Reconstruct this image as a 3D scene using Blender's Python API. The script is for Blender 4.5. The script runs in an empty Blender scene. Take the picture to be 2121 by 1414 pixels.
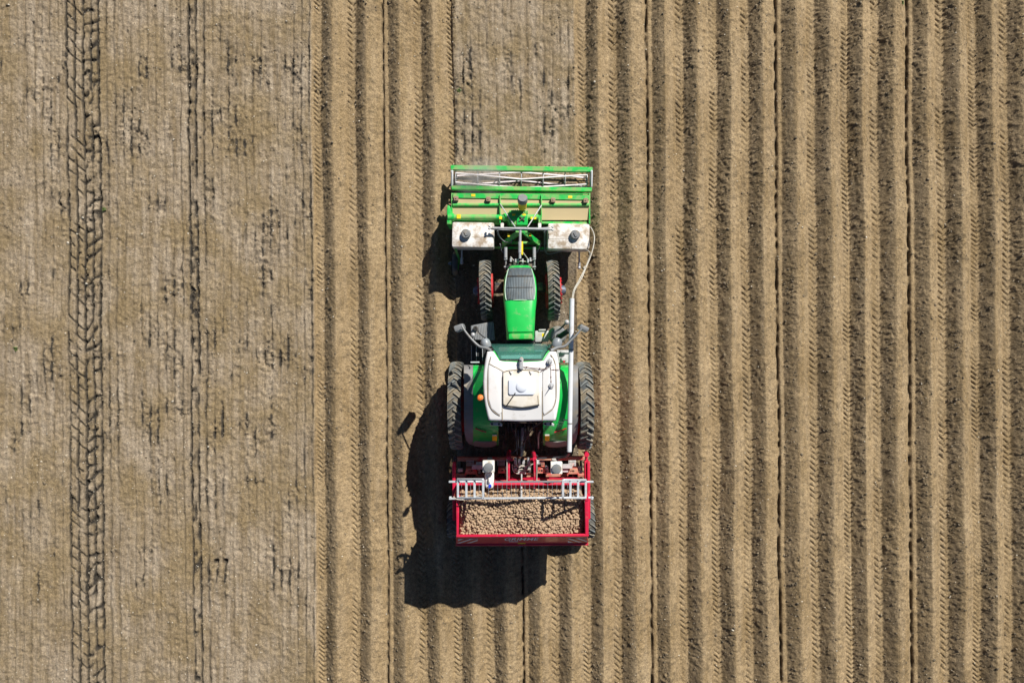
import bpy, bmesh, math, random
import numpy as np
from mathutils import Vector, Matrix

R = math.radians
scene = bpy.context.scene
COL = scene.collection
random.seed(7)
rng = np.random.default_rng(11)

# ------------------------------------------------------------------ camera, sky, sun, exposure
H = 16.0                      # drone height (m)
PPM = 90.0                    # photograph pixels per metre at ground level
cd = bpy.data.cameras.new("camera")
cam = bpy.data.objects.new("camera", cd); COL.objects.link(cam)
cam.location = (0, 0, H); cam.rotation_euler = (0, 0, 0)
cd.sensor_width = 36.0; cd.lens = H * 36.0 / (2121 / PPM)
cd.clip_start = 0.1; cd.clip_end = 3000
scene.camera = cam

ELEV = R(40.2)
sh = Vector((-0.54, -0.842))  # direction the shadows fall on the ground
sun_vec = Vector((-sh.x * math.cos(ELEV), -sh.y * math.cos(ELEV), math.sin(ELEV))).normalized()
w = bpy.data.worlds.new("World"); scene.world = w; w.use_nodes = True
nt = w.node_tree; bg = nt.nodes["Background"]
sky = nt.nodes.new("ShaderNodeTexSky"); sky.sky_type = 'NISHITA'; sky.sun_disc = False
sky.air_density = 0.55; sky.dust_density = 0.3; sky.ozone_density = 2.0
sky.sun_elevation = ELEV; sky.sun_rotation = math.atan2(sun_vec.x, sun_vec.y)
nt.links.new(sky.outputs[0], bg.inputs[0]); bg.inputs[1].default_value = 0.05
sl = bpy.data.lights.new("sun", 'SUN'); sl.energy = 5.0; sl.angle = R(0.5); sl.color = (1.0, 0.95, 0.86)
sun = bpy.data.objects.new("sun", sl); COL.objects.link(sun)
sun.rotation_euler = sun_vec.to_track_quat('Z', 'Y').to_euler(); sun.location = (20, 30, 30)
vs = scene.view_settings
vs.view_transform = 'Standard'; vs.look = 'None'; vs.gamma = 1.0; vs.use_curve_mapping = False
vs.exposure = 0.48

# ------------------------------------------------------------------ materials
def mat(name, col, rough=0.5, metal=0.0, dust=0.0, dustcol=(0.30, 0.235, 0.15), var=0.12, scale=6.0,
        bump=0.0, bscale=40.0, bdist=0.01, coat=0.0, alpha=1.0, spec=0.5, flat_dust=0.0):
    m = bpy.data.materials.new(name); m.use_nodes = True
    n, l = m.node_tree.nodes, m.node_tree.links
    p = n["Principled BSDF"]
    tc = n.new("ShaderNodeTexCoord")
    no = n.new("ShaderNodeTexNoise"); no.inputs["Scale"].default_value = scale; no.inputs["Detail"].default_value = 6
    l.new(tc.outputs["Object"], no.inputs["Vector"])
    mr = n.new("ShaderNodeMapRange"); mr.inputs[1].default_value = 0.3; mr.inputs[2].default_value = 0.7
    mr.inputs[3].default_value = 1 - var; mr.inputs[4].default_value = 1 + var
    l.new(no.outputs["Fac"], mr.inputs[0])
    hs = n.new("ShaderNodeHueSaturation"); hs.inputs["Color"].default_value = (*col, 1)
    l.new(mr.outputs[0], hs.inputs["Value"])
    out = hs.outputs[0]
    if dust > 0:
        n2 = n.new("ShaderNodeTexNoise"); n2.inputs["Scale"].default_value = scale * 0.7; n2.inputs["Detail"].default_value = 9
        n2.inputs["Roughness"].default_value = 0.65
        l.new(tc.outputs["Object"], n2.inputs["Vector"])
        r2 = n.new("ShaderNodeMapRange"); r2.inputs[1].default_value = 0.62 - 0.35 * dust; r2.inputs[2].default_value = 0.80 - 0.35 * dust
        r2.inputs[3].default_value = flat_dust; r2.inputs[4].default_value = min(1, 0.55 + 0.5 * dust)
        l.new(n2.outputs["Fac"], r2.inputs[0])
        g = n.new("ShaderNodeNewGeometry"); sx = n.new("ShaderNodeSeparateXYZ"); l.new(g.outputs["Normal"], sx.inputs[0])
        r3 = n.new("ShaderNodeMapRange"); r3.inputs[1].default_value = -0.2; r3.inputs[2].default_value = 0.9
        r3.inputs[3].default_value = 0.35; r3.inputs[4].default_value = 1.0
        l.new(sx.outputs[2], r3.inputs[0])
        mu = n.new("ShaderNodeMath"); mu.operation = 'MULTIPLY'; l.new(r2.outputs[0], mu.inputs[0]); l.new(r3.outputs[0], mu.inputs[1])
        mx = n.new("ShaderNodeMixRGB"); mx.inputs[2].default_value = (*dustcol, 1)
        l.new(mu.outputs[0], mx.inputs[0]); l.new(out, mx.inputs[1]); out = mx.outputs[0]
        rr = n.new("ShaderNodeMapRange"); rr.inputs[3].default_value = rough; rr.inputs[4].default_value = 0.95
        l.new(mu.outputs[0], rr.inputs[0]); l.new(rr.outputs[0], p.inputs["Roughness"])
    else:
        p.inputs["Roughness"].default_value = rough
    l.new(out, p.inputs["Base Color"])
    p.inputs["Metallic"].default_value = metal
    p.inputs["Specular IOR Level"].default_value = spec
    p.inputs["Coat Weight"].default_value = coat
    p.inputs["Alpha"].default_value = alpha
    if bump > 0:
        nb = n.new("ShaderNodeTexNoise"); nb.inputs["Scale"].default_value = bscale; nb.inputs["Detail"].default_value = 5
        l.new(tc.outputs["Object"], nb.inputs["Vector"])
        b = n.new("ShaderNodeBump"); b.inputs["Strength"].default_value = bump; b.inputs["Distance"].default_value = bdist
        l.new(nb.outputs["Fac"], b.inputs["Height"]); l.new(b.outputs[0], p.inputs["Normal"])
    return m

M = {}
M['green'] = mat('green_paint', (0.010, 0.44, 0.07), 0.32, dust=0.20, coat=0.3, var=0.06)
M['tgreen'] = mat('tiller_green_paint', (0.012, 0.46, 0.07), 0.4, dust=0.55, var=0.1, scale=6, dustcol=(0.30, 0.34, 0.14))
M['dusty_green'] = mat('dust_covered_green_panel', (0.03, 0.32, 0.06), 0.7, dust=1.6, var=0.1, scale=3.5, dustcol=(0.52, 0.42, 0.24), flat_dust=.72)
M['red'] = mat('red_paint', (0.54, 0.012, 0.050), 0.42, dust=0.14, scale=8, coat=0.2, var=0.1)
M['dred'] = mat('dusty_red_paint', (0.48, 0.03, 0.035), 0.55, dust=0.75, var=0.15, scale=9, dustcol=(0.42, 0.25, 0.17))
M['rimred'] = mat('rim_red', (0.45, 0.012, 0.02), 0.45, dust=0.35)
M['roof'] = mat('cab_white', (0.72, 0.715, 0.715), 0.35, dust=0.14, var=0.03, scale=3, coat=0.2)
M['hatch'] = mat('hatch_dusty_white', (0.74, 0.70, 0.63), 0.6, dust=0.42, var=0.06, scale=3.5, dustcol=(0.50, 0.43, 0.31))
M['tank'] = mat('tank_white_plastic', (0.80, 0.78, 0.76), 0.45, dust=0.58, var=0.05, scale=7, dustcol=(0.30, 0.21, 0.12))
M['white'] = mat('white_plastic', (0.78, 0.76, 0.72), 0.45, dust=0.35, var=0.06, scale=9)
M['grey'] = mat('grey_plastic', (0.17, 0.18, 0.19), 0.5, dust=0.3, var=0.15, scale=9)
M['mgrey'] = mat('mid_grey_plastic', (0.20, 0.225, 0.25), 0.4, dust=0.2, var=0.1, scale=9)
M['lgrey'] = mat('light_grey_metal', (0.46, 0.47, 0.49), 0.42, 0.3, dust=0.25, var=0.1, scale=9)
M['pipe'] = mat('grey_pvc', (0.60, 0.62, 0.66), 0.42, dust=0.15, var=0.05)
M['alu'] = mat('galvanised_steel', (0.62, 0.66, 0.70), 0.4, 0.35, dust=0.18, var=0.12, scale=14)
M['dark'] = mat('dark_cast_metal', (0.035, 0.037, 0.04), 0.6, 0.2, dust=0.35, var=0.3, scale=10)
M['black'] = mat('black_rubber_plastic', (0.02, 0.021, 0.023), 0.5, dust=0.15, var=0.2)
M['tyre'] = mat('tyre_rubber', (0.058, 0.066, 0.07), 0.8, dust=0.55, var=0.2, scale=7, bump=0.3, bscale=60, dustcol=(0.24, 0.195, 0.13))
M['lug'] = mat('tyre_lug_rubber', (0.15, 0.165, 0.165), 0.75, dust=0.5, var=0.15, scale=7, dustcol=(0.30, 0.24, 0.15))
M['grille'] = mat('grille_mesh', (0.095, 0.125, 0.145), 0.5, dust=0.10, var=0.2, scale=5, dustcol=(0.16, 0.17, 0.16))
M['fenderblack'] = mat('fender_edge_plastic', (0.20, 0.20, 0.205), 0.55, dust=0.35, var=0.12)
M['glass'] = mat('tinted_glass', (0.08, 0.27, 0.22), 0.04, alpha=0.33, var=0.1, spec=0.9)
M['teal'] = mat('teal_sunblind', (0.22, 0.52, 0.50), 0.5)
M['yellow'] = mat('yellow_sticker', (0.85, 0.62, 0.01), 0.5, var=0.15, scale=30)
M['yplastic'] = mat('yellow_plastic', (0.85, 0.56, 0.03), 0.45, dust=0.3)
M['orange'] = mat('orange_lens', (0.95, 0.22, 0.04), 0.25)
M['blue'] = mat('blue_plastic', (0.01, 0.05, 0.55), 0.4)
M['hubblue'] = mat('hub_grey_blue', (0.12, 0.15, 0.20), 0.45, 0.3, dust=0.2)
M['hose'] = mat('cream_hose', (0.46, 0.44, 0.39), 0.5, dust=0.25)
M['dhose'] = mat('black_hose', (0.04, 0.045, 0.055), 0.4, dust=0.15)
M['boardwhite'] = mat('reflective_white', (0.70, 0.70, 0.72), 0.4, var=0.08)
M['letter'] = mat('letter_white', (0.72, 0.73, 0.78), 0.4)
M['plategrey'] = mat('painted_grey_plate', (0.45, 0.46, 0.47), 0.5, dust=0.35, scale=9)

# ------------------------------------------------------------------ frames: photograph pixels at a height -> metres
CR = {'A': (900, 320), 'B': (900, 500), 'C': (900, 690), 'D': (900, 900)}
CS = 5.8917
def world(px, py, z):
    k = (H - z) / H
    return Vector(((px - 1060.5) / PPM * k, (707 - py) / PPM * k, z))
class Fr:
    def __init__(s, px, py, rot):
        o = world(px, py, 0); s.o = Vector((o.x, o.y, 0)); s.rot = rot
        s.inv = Matrix.Rotation(-rot, 3, 'Z')
    def P(s, c, x, y, z):
        if c: x = CR[c][0] + x / CS; y = CR[c][1] + y / CS
        return s.inv @ (world(x, y, z) - s.o)
    def S(s, c, z):
        return (H - z) / H / PPM / (CS if c else 1)

# ------------------------------------------------------------------ mesh builder
KEEP_WHOLE = {'tread', 'grille_slats', 'seed_guard', 'rotor', 'tank_ribs', 'gearbox', 'hopper', 'warning_stripe', 'curtain', 'tiller_hood', 'wheel', 'gauge_wheel', 'cable', 'cage_roller', 'chassis', 'rear_linkage', 'front_linkage', 'windshield_trim', 'hatch_seal'}
class MB:
    def __init__(s, F=None):
        s.bm = bmesh.new(); s.F = F
    def _merge(s, b, mtx=None):
        if mtx is not None: bmesh.ops.transform(b, matrix=mtx, verts=b.verts)
        me = bpy.data.meshes.new("t"); b.to_mesh(me); b.free(); s.bm.from_mesh(me); bpy.data.meshes.remove(me)
        return s
    def box(s, c, size, rz=0.0, bev=0.008, mtx=None):
        b = bmesh.new(); bmesh.ops.create_cube(b, size=1.0)
        bmesh.ops.scale(b, vec=Vector(size), verts=b.verts)
        bv = min(bev, 0.3 * min(size))
        if bv > 0.001:
            bmesh.ops.bevel(b, geom=list(b.edges), offset=bv, segments=2 if bv > 0.015 else 1, affect='EDGES', profile=0.6)
        m = Matrix.Translation(Vector(c)) @ (mtx.to_4x4() if mtx is not None else Matrix.Rotation(rz, 4, 'Z'))
        return s._merge(b, m)
    def pbox(s, c, x0, x1, y0, y1, zt, zb, bev=0.008, rz=0.0):
        p = s.F.P(c, (x0 + x1) / 2, (y0 + y1) / 2, zt); k = s.F.S(c, zt)
        return s.box((p.x, p.y, (zt + zb) / 2), (abs(x1 - x0) * k, abs(y1 - y0) * k, zt - zb), rz, bev)
    def beam(s, p0, p1, w_, h_, bev=0.006):
        p0, p1 = Vector(p0), Vector(p1); d = p1 - p0; L = d.length
        x = d.normalized(); up = Vector((0, 0, 1)) if abs(x.z) < 0.95 else Vector((0, 1, 0))
        y = up.cross(x).normalized(); z = x.cross(y)
        m = Matrix((x, y, z)).transposed()
        return s.box((p0 + p1) / 2, (L, w_, h_), bev=bev, mtx=m)
    def tube(s, pts, r, n=8, smooth=True):
        pts = [Vector(p) for p in pts]
        if smooth and len(pts) > 2:
            q = []
            for i in range(len(pts) - 1):
                p0 = pts[max(i - 1, 0)]; p1 = pts[i]; p2 = pts[i + 1]; p3 = pts[min(i + 2, len(pts) - 1)]
                for j in range(6):
                    t = j / 6
                    q.append(0.5 * ((2 * p1) + (p2 - p0) * t + (2 * p0 - 5 * p1 + 4 * p2 - p3) * t * t + (3 * p1 - p0 - 3 * p2 + p3) * t ** 3))
            q.append(pts[-1]); pts = q
        rs = r if isinstance(r, (list, tuple)) else [r] * len(pts)
        if len(rs) != len(pts): rs = [rs[0] + (rs[-1] - rs[0]) * i / (len(pts) - 1) for i in range(len(pts))]
        rings = []; ref = None
        for i, p in enumerate(pts):
            d = (pts[min(i + 1, len(pts) - 1)] - pts[max(i - 1, 0)])
            d = d.normalized() if d.length > 1e-9 else Vector((0, 0, 1))
            if ref is None: ref = Vector((0, 0, 1)) if abs(d.z) < 0.9 else Vector((1, 0, 0))
            a = d.cross(ref).normalized(); ref = a.cross(d).normalized(); b2 = ref
            rings.append([s.bm.verts.new(p + (a * math.cos(2 * math.pi * k / n) + b2 * math.sin(2 * math.pi * k / n)) * rs[i]) for k in range(n)])
        s.skin(rings, True, True)
        return s
    def skin(s, rings, closed=True, caps=True):
        for a, b in zip(rings[:-1], rings[1:]):
            m = len(a)
            for k in range(m if closed else m - 1):
                try: s.bm.faces.new((a[k], a[(k + 1) % m], b[(k + 1) % m], b[k]))
                except ValueError: pass
        if caps:
            for rg in (rings[0][::-1], rings[-1]):
                try: s.bm.faces.new(rg)
                except ValueError: pass
    def loft(s, secs, closed=True, caps=True):
        rings = [[s.bm.verts.new(Vector(p)) for p in sec] for sec in secs]
        s.skin(rings, closed, caps); return s
    def cyl(s, p0, p1, r, r2=None, n=20):
        return s.tube([p0, p1], [r, r if r2 is None else r2], n, smooth=False)
    def lathe(s, prof, center, axis='X', n=40, closed=True):
        c = Vector(center); rings = []
        for k in range(n):
            a = 2 * math.pi * k / n; ring = []
            for (o, r) in prof:
                if axis == 'X': v = Vector((o, r * math.cos(a), r * math.sin(a)))
                elif axis == 'Y': v = Vector((r * math.cos(a), o, r * math.sin(a)))
                else: v = Vector((r * math.cos(a), r * math.sin(a), o))
                ring.append(s.bm.verts.new(c + v))
            rings.append(ring)
        rings.append(rings[0])
        s.skin(rings, closed, False)
        return s
    def ball(s, c, r, n=2, rz=0):
        b = bmesh.new(); bmesh.ops.create_icosphere(b, subdivisions=n + 1, radius=1.0)
        rr = r if isinstance(r, (tuple, list, Vector)) else (r, r, r)
        m = Matrix.Translation(Vector(c)) @ Matrix.Rotation(rz, 4, 'Z') @ Matrix.Diagonal((*rr, 1))
        return s._merge(b, m)
    def prism(s, poly, zb, zt, bev=0.0, seg=3):
        b = bmesh.new()
        vs_ = [b.verts.new((p[0], p[1], zb)) for p in poly]
        f = b.faces.new(vs_); f.normal_update()
        if f.normal.z < 0: f.normal_flip()
        ex = bmesh.ops.extrude_face_region(b, geom=[f])
        tv = [v for v in ex['geom'] if isinstance(v, bmesh.types.BMVert)]
        for v in tv: v.co.z = zt
        bmesh.ops.recalc_face_normals(b, faces=b.faces)
        if bev > 0:
            te = [e for e in b.edges if all(v.co.z > zt - 1e-5 for v in e.verts)]
            bmesh.ops.bevel(b, geom=te, offset=bev, segments=seg, affect='EDGES', profile=0.5)
        return s._merge(b)
    def pprism(s, c, pts, zt, zb, bev=0.0, seg=3):
        return s.prism([s.F.P(c, x, y, zt)[:2] for x, y in pts], zb, zt, bev, seg)
    def slab(s, q, t):
        q = [Vector(p) for p in q]; nrm = (q[1] - q[0]).cross(q[3] - q[0]).normalized()
        a = [s.bm.verts.new(p + nrm * t / 2) for p in q]; b = [s.bm.verts.new(p - nrm * t / 2) for p in q]
        s.bm.faces.new(a); s.bm.faces.new(b[::-1])
        for i in range(4):
            j = (i + 1) % 4; s.bm.faces.new((a[i], b[i], b[j], a[j]))
        return s
    def sheet(s, grid, t):
        """grid of points (rows x cols) thickened by t along vertex normals"""
        rows, cols = len(grid), len(grid[0])
        g = [[Vector(p) for p in r] for r in grid]
        nr = [[None] * cols for _ in range(rows)]
        for i in range(rows):
            for j in range(cols):
                du = g[i][min(j + 1, cols - 1)] - g[i][max(j - 1, 0)]; dv = g[min(i + 1, rows - 1)][j] - g[max(i - 1, 0)][j]
                nr[i][j] = du.cross(dv).normalized()
        A = [[s.bm.verts.new(g[i][j]) for j in range(cols)] for i in range(rows)]
        B = [[s.bm.verts.new(g[i][j] - nr[i][j] * t) for j in range(cols)] for i in range(rows)]
        for i in range(rows - 1):
            for j in range(cols - 1):
                s.bm.faces.new((A[i][j], A[i][j + 1], A[i + 1][j + 1], A[i + 1][j]))
                s.bm.faces.new((B[i][j], B[i + 1][j], B[i + 1][j + 1], B[i][j + 1]))
        for i in range(rows - 1):
            s.bm.faces.new((A[i][0], A[i + 1][0], B[i + 1][0], B[i][0])); s.bm.faces.new((A[i][-1], B[i][-1], B[i + 1][-1], A[i + 1][-1]))
        for j in range(cols - 1):
            s.bm.faces.new((A[0][j], B[0][j], B[0][j + 1], A[0][j + 1])); s.bm.faces.new((A[-1][j], A[-1][j + 1], B[-1][j + 1], B[-1][j]))
        return s
    def clusters(s, gap=0.012):
        s.bm.verts.ensure_lookup_table(); n = len(s.bm.verts); lab = [-1] * n; isl = []
        for v in s.bm.verts:
            if lab[v.index] >= 0: continue
            st = [v]; lab[v.index] = len(isl); mem = []
            while st:
                u = st.pop(); mem.append(u)
                for e in u.link_edges:
                    t = e.other_vert(u)
                    if lab[t.index] < 0: lab[t.index] = len(isl); st.append(t)
            c = np.array([u.co[:] for u in mem]); isl.append([[u.index for u in mem], c.min(0) - gap / 2, c.max(0) + gap / 2])
        changed = True
        while changed and len(isl) > 1:
            changed = False
            for i in range(len(isl)):
                for j in range(i + 1, len(isl)):
                    if (isl[i][1] <= isl[j][2]).all() and (isl[j][1] <= isl[i][2]).all():
                        isl[i] = [isl[i][0] + isl[j][0], np.minimum(isl[i][1], isl[j][1]), np.maximum(isl[i][2], isl[j][2])]; del isl[j]; changed = True; break
                if changed: break
        return [q[0] for q in isl]
    def build(s, name, material, parent=None, smooth=True, angle=38):
        bmesh.ops.recalc_face_normals(s.bm, faces=s.bm.faces)
        s.bm.verts.index_update()
        if parent is not None and name not in KEEP_WHOLE and len(s.bm.verts) < 6000:
            cl = s.clusters()
            if len(cl) > 1:
                first = None; whole = s.bm
                for ids in cl:
                    ids = set(ids); b2 = whole.copy(); b2.verts.ensure_lookup_table()
                    bmesh.ops.delete(b2, geom=[v for v in b2.verts if v.index not in ids], context='VERTS')
                    s.bm = b2; o = s._finish(name, material, parent, smooth, angle); first = first or o
                whole.free(); return first
        return s._finish(name, material, parent, smooth, angle)
    def _finish(s, name, material, parent, smooth, angle):
        me = bpy.data.meshes.new(name); s.bm.to_mesh(me); s.bm.free()
        me.materials.append(material)
        if smooth:
            me.polygons.foreach_set('use_smooth', [True] * len(me.polygons))
            me.set_sharp_from_angle(angle=R(angle))
        o = bpy.data.objects.new(name, me); COL.objects.link(o)
        if parent is not None: o.parent = parent
        return o

def tag(o, label=None, cat=None, group=None, kind=None):
    if label: o['label'] = label
    if cat: o['category'] = cat
    if group: o['group'] = group
    if kind: o['kind'] = kind
    return o
def thing(name, F, label, cat, group=None):
    o = bpy.data.objects.new(name, None); COL.objects.link(o)
    o.location = F.o; o.rotation_euler = (0, 0, F.rot); o.empty_display_size = 0.3
    return tag(o, label, cat, group)

# ------------------------------------------------------------------ the field
def ease(t): return t * t * (3 - 2 * t)
def sstep(a, b, x): return ease(np.clip((x - a) / (b - a), 0, 1))
def axis(dense, step, mid, mstep, far, nfar):
    a = np.arange(-dense, dense + step / 2, step)
    m = np.arange(dense + mstep, mid, mstep)
    g = mid * (far / mid) ** (np.arange(0, nfar + 1) / nfar)
    pos = np.concatenate([m, g])
    return np.concatenate([-pos[::-1], a, pos])
XS = axis(12.1, 0.0165, 20.0, 0.06, 600.0, 26)
YS = axis(8.2, 0.0185, 14.0, 0.08, 600.0, 26)
NX, NY = len(XS), len(YS)
def vn(sx, sy, seed, ox=0.0, oy=0.0):
    """value noise on the tensor grid, cell size sx, sy metres"""
    r = np.random.default_rng(seed); n = 1024
    G = r.random((n, n), dtype=np.float32)
    fx = (XS + 700 + ox) / sx; fy = (YS + 700 + oy) / sy
    ix = np.floor(fx).astype(int); iy = np.floor(fy).astype(int)
    wx = ease(fx - ix).astype(np.float32); wy = ease(fy - iy).astype(np.float32)
    ix0, ix1, iy0, iy1 = ix % n, (ix + 1) % n, iy % n, (iy + 1) % n
    A = G[iy0] * (1 - wy)[:, None] + G[iy1] * wy[:, None]
    return A[:, ix0] * (1 - wx)[None] + A[:, ix1] * wx[None]
U = 1060.5 + XS[None, :] * PPM            # photograph pixels on the ground
V = 707 - YS[:, None] * PPM
wob = (vn(3.0, 2.5, 1) - 0.5) * 5 + (vn(1.0, 0.8, 2) - 0.5) * 1.6
UU = (U - (V - 750) * (10 / 1100.0) + wob).astype(np.float32)
FUR = [663, 733, 801.5, 870, 941, 1009, 1081, 1145, 1212, 1275.5, 1348.5, 1413, 1482, 1548.5, 1615.5, 1686, 1756.5, 1817.5, 1888, 1954, 2022.5, 2087.5]
MARK = {2, 6, 10, 14, 18}                  # a thin drill line instead of tread prints
while FUR[-1] < 5200:
    if len(FUR) % 4 == 2: MARK.add(len(FUR))
    FUR.append(FUR[-1] + 67.5)
FUR = np.array(FUR, dtype=np.float32)
bounds = (FUR[1:] + FUR[:-1]) / 2
idx = np.searchsorted(bounds, UU.ravel()).reshape(UU.shape)
E = UU - FUR[idx]                         # px from the nearest furrow centre
D = np.abs(E)
ismark = np.isin(np.arange(len(FUR)), list(MARK))[idx]
rough_n = vn(0.30, 0.45, 3); c1 = vn(0.10, 0.11, 4); c2 = vn(0.052, 0.052, 5); c3 = vn(0.03, 0.03, 6)
# ridge body
flatw = np.where(ismark, 5.0, 9.0)
tt = np.clip((D - flatw + (c1 - .5) * 2.2) / (33.5 - flatw), 0, 1.2)
tt = np.where(tt > 0.52, 0.52 + (1 - np.exp(-(tt - 0.52) / 0.40)) * 0.40, tt)
ridge = -0.06 + 0.215 * tt
ridge += (vn(0.8, 1.6, 7) - .5) * 0.022
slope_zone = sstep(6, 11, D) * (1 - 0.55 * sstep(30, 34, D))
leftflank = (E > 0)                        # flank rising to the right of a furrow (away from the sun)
c4 = vn(0.075, 0.07, 51); c5 = vn(0.036, 0.04, 52)
clod = np.clip(c1 - 0.62, 0, 1) * 0.025 + np.clip(c4 - 0.55, 0, 1) * 0.034 + np.clip(c2 - 0.5, 0, 1) * 0.050 + np.clip(c5 - .5, 0, 1) * 0.042 + (c3 - .5) * 0.020
cm = np.clip(.70 + .7 * (vn(.5, .7, 55) - .5), .3, 1.2)
ridge += cm * (clod * slope_zone * np.where(leftflank, 0.58, 0.32) + clod * 0.32)
# chevron tread prints in the furrow floor
per = np.array([11.8 + 1.3 * ((k * 37) % 5) / 5 - (2.2 if k % 4 == 0 else 0) for k in range(len(FUR))], dtype=np.float32)[idx]
offs = np.array([(k * 5.3) % 12 for k in range(len(FUR))], dtype=np.float32)[idx]
half = 9.5
inr = D < half
wv = (vn(0.6, 0.35, 8) - .5) * 4.5
e2 = (E + (c1 - .5) * 2)
ph = np.where(e2 < 1.5, (V + wv - 0.85 * e2 - offs) / per, (V + wv + 0.85 * e2 - offs) / per + 0.5)
fr = np.abs(ph - np.round(ph)) * per
gro = np.exp(-(fr / 1.15) ** 2)
treadstr = np.clip((vn(0.3, 0.45, 9) - 0.15) * 2.4, 0.25, 1.15)
ridge -= np.where(inr & ~ismark, 0.042 * gro * treadstr * sstep(half, half - 2, D), 0)
# thin drill line at the centre of each pass: a slot with a small lip on its right
sj = (vn(.06, .13, 53) - .5) * 3.0
slot = np.exp(-((E + 3.4 + sj) / 1.7) ** 2) * np.clip(vn(.05, .11, 54) * .10 - .005, 0, 1)
lip = np.exp(-((E - 3.0) / 4.0) ** 4) * (0.028 + 0.012 * c1)
slotd = np.exp(-((E + 3.2 + sj) / 2.0) ** 2) * np.clip(vn(.05, .11, 54) * 1.8 - .1, 0, 1) * ismark
ridge += np.where(ismark, lip - slot, 0)
# second wheel line in the furrow at px 1756 (wide print with a plain line beside it)
ridge -= np.where(idx == 16, 0.02 * np.exp(-((E - 6) / 1.2) ** 2), 0)
# flat seedbed with tine lines and old wheel tracks
patch = sstep(0.50, 0.72, vn(0.30, 0.85, 20) * 0.55 + vn(0.19, 0.4, 21) * 0.45)
bandv = np.exp(-((V - 140) / 45) ** 2) + 0.8 * np.exp(-((V - 275) / 55) ** 2) + .9 * np.exp(-((V - 440) / 60) ** 2) + .8 * np.exp(-((V - 590) / 50) ** 2) \
    + .9 * np.exp(-((V - 740) / 50) ** 2) + .9 * np.exp(-((V - 880) / 55) ** 2) + .6 * np.exp(-((V - 1180) / 60) ** 2) + .5 * np.exp(-((V - 1020) / 40) ** 2)
patch = np.clip(patch * (0.10 + 1.15 * bandv), 0, 1.3)
ud = UU + (vn(0.3, 0.3, 24) - .5) * 2
tin = (ud - 143.7) / 16.75
td = np.abs(tin - np.round(tin)) * 16.75
linemod = np.clip((vn(0.19, 0.45, 22) - 0.50) * 3.0, 0, 1)
tine = np.exp(-(td / 1.5) ** 2)
crust = -tine * (0.002 + 0.010 * linemod + 0.05 * patch * linemod)
crust += 0.006 * np.exp(-(((tin - np.round(tin)) * 16.75 - 4.5) / 2.5) ** 2)
crust += (vn(0.7, 1.1, 25) - .5) * 0.03 + (c1 - .5) * 0.020 + (c4 - .5) * .014 + (c2 - .5) * 0.014 + (c3 - .5) * 0.010
crust += patch * (np.clip(c1 - .4, 0, 1) * .05 + np.clip(c2 - .5, 0, 1) * .05 - .015)
dash = np.clip(vn(.19, .10, 60) * 2.6 - .75, 0, 1.3)
tine_w = np.exp(-((td + (c2 - .5) * 2) / 2.2) ** 2)
WET = tine * .06 * linemod + tine_w * patch * dash * 2.2 + .30 * patch * np.clip(c4 * 2.6 - 1.2, 0, 1)
def track(lines, depth, wpx=1.5):
    global WET
    o = np.zeros_like(UU)
    for q, (lx, dm) in enumerate(lines):
        m = np.clip((vn(0.25, 0.4, 30 + q) - 0.10) * 2.8, 0.2, 1.4)
        g_ = m * np.exp(-((ud - lx + (c1 - .5) * 1.4) / wpx) ** 2)
        o -= depth * dm * g_; WET = WET + dm * g_ * 1.25
    return o
crust += track([(143.7, .95), (160.9, 1), (178.4, 1.15), (195, .9), (209.8, 1.15), (226, .2), (243, .2)], 0.06, 2.25)
lug = (V - 0.95 * (ud - 143) + wv * 2) / 25.0
lf = np.abs(lug - np.round(lug)) * 25.0
tz = sstep(141, 145, ud) * (1 - sstep(177, 181, ud))
g_ = tz * np.exp(-(lf / 2.1) ** 2) * np.clip(vn(.16, .14, 40) * 3.2 - .9, 0, 1)
crust -= .04 * g_; WET = WET + 1.1 * g_
lug2 = (V + 0.6 * (ud - 180) + wv * 4 + (vn(.2, .2, 61) - .5) * 16) / 27.0
lf2 = np.abs(lug2 - np.round(lug2)) * 27
tz2 = sstep(176, 182, ud) * (1 - sstep(208, 214, ud))
g_ = tz2 * np.exp(-(lf2 / 4.2) ** 2) * np.clip(vn(.1, .16, 41) * 3 - .7, 0, 1)
crust -= .05 * g_; WET = WET + 1.15 * g_
crust += track([(380, .2), (396.5, .75), (411, .8), (427, .4), (646, .4), (630, .2), (613, .12)], 0.055, 2.0)
tz3 = sstep(392, 398, ud) * (1 - sstep(411, 416, ud))
g_ = tz3 * np.clip(vn(.08, .13, 42) - .52, 0, 1) * 2.4
crust -= .04 * g_; WET = WET + 1.1 * g_
for hx, hy in ((447, 1163), (466, 1162)):
    g_ = np.exp(-(((U - hx) / 5.5) ** 6 + ((V - hy) / 4.5) ** 6)); crust -= 0.08 * g_; WET = WET + g_
# which part is what
in_strip = sstep(943, 947, UU) * (1 - sstep(1193, 1198, UU)) * (1 - sstep(1005, 1020, V))
ridged = sstep(649, 653, UU) * (1 - in_strip)
tilled = in_strip * sstep(360, 400, V)
crust_t = crust * (1 - tilled * .8) + tilled * (clod * 0.5 - .02)
Z = ridged * ridge + (1 - ridged) * crust_t
rad = np.maximum(np.abs(XS)[None, :] / 19.0, np.abs(YS)[:, None] / 13.5)
fade = 1 - sstep(0.95, 1.35, rad)
fade_r = 1 - sstep(0.95, 1.02, np.abs(XS)[None, :] / 20.0)
Z = Z * np.maximum(fade, 0) + (1 - fade) * ridged * (-0.06 + 0.215 * tt) * fade_r
Z = Z.astype(np.float32)
GX, GY = np.meshgrid(XS, YS)
co = np.stack([GX, GY, Z], -1).astype(np.float32).reshape(-1, 3)
ii = np.arange(NX * NY, dtype=np.int32).reshape(NY, NX)
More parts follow.
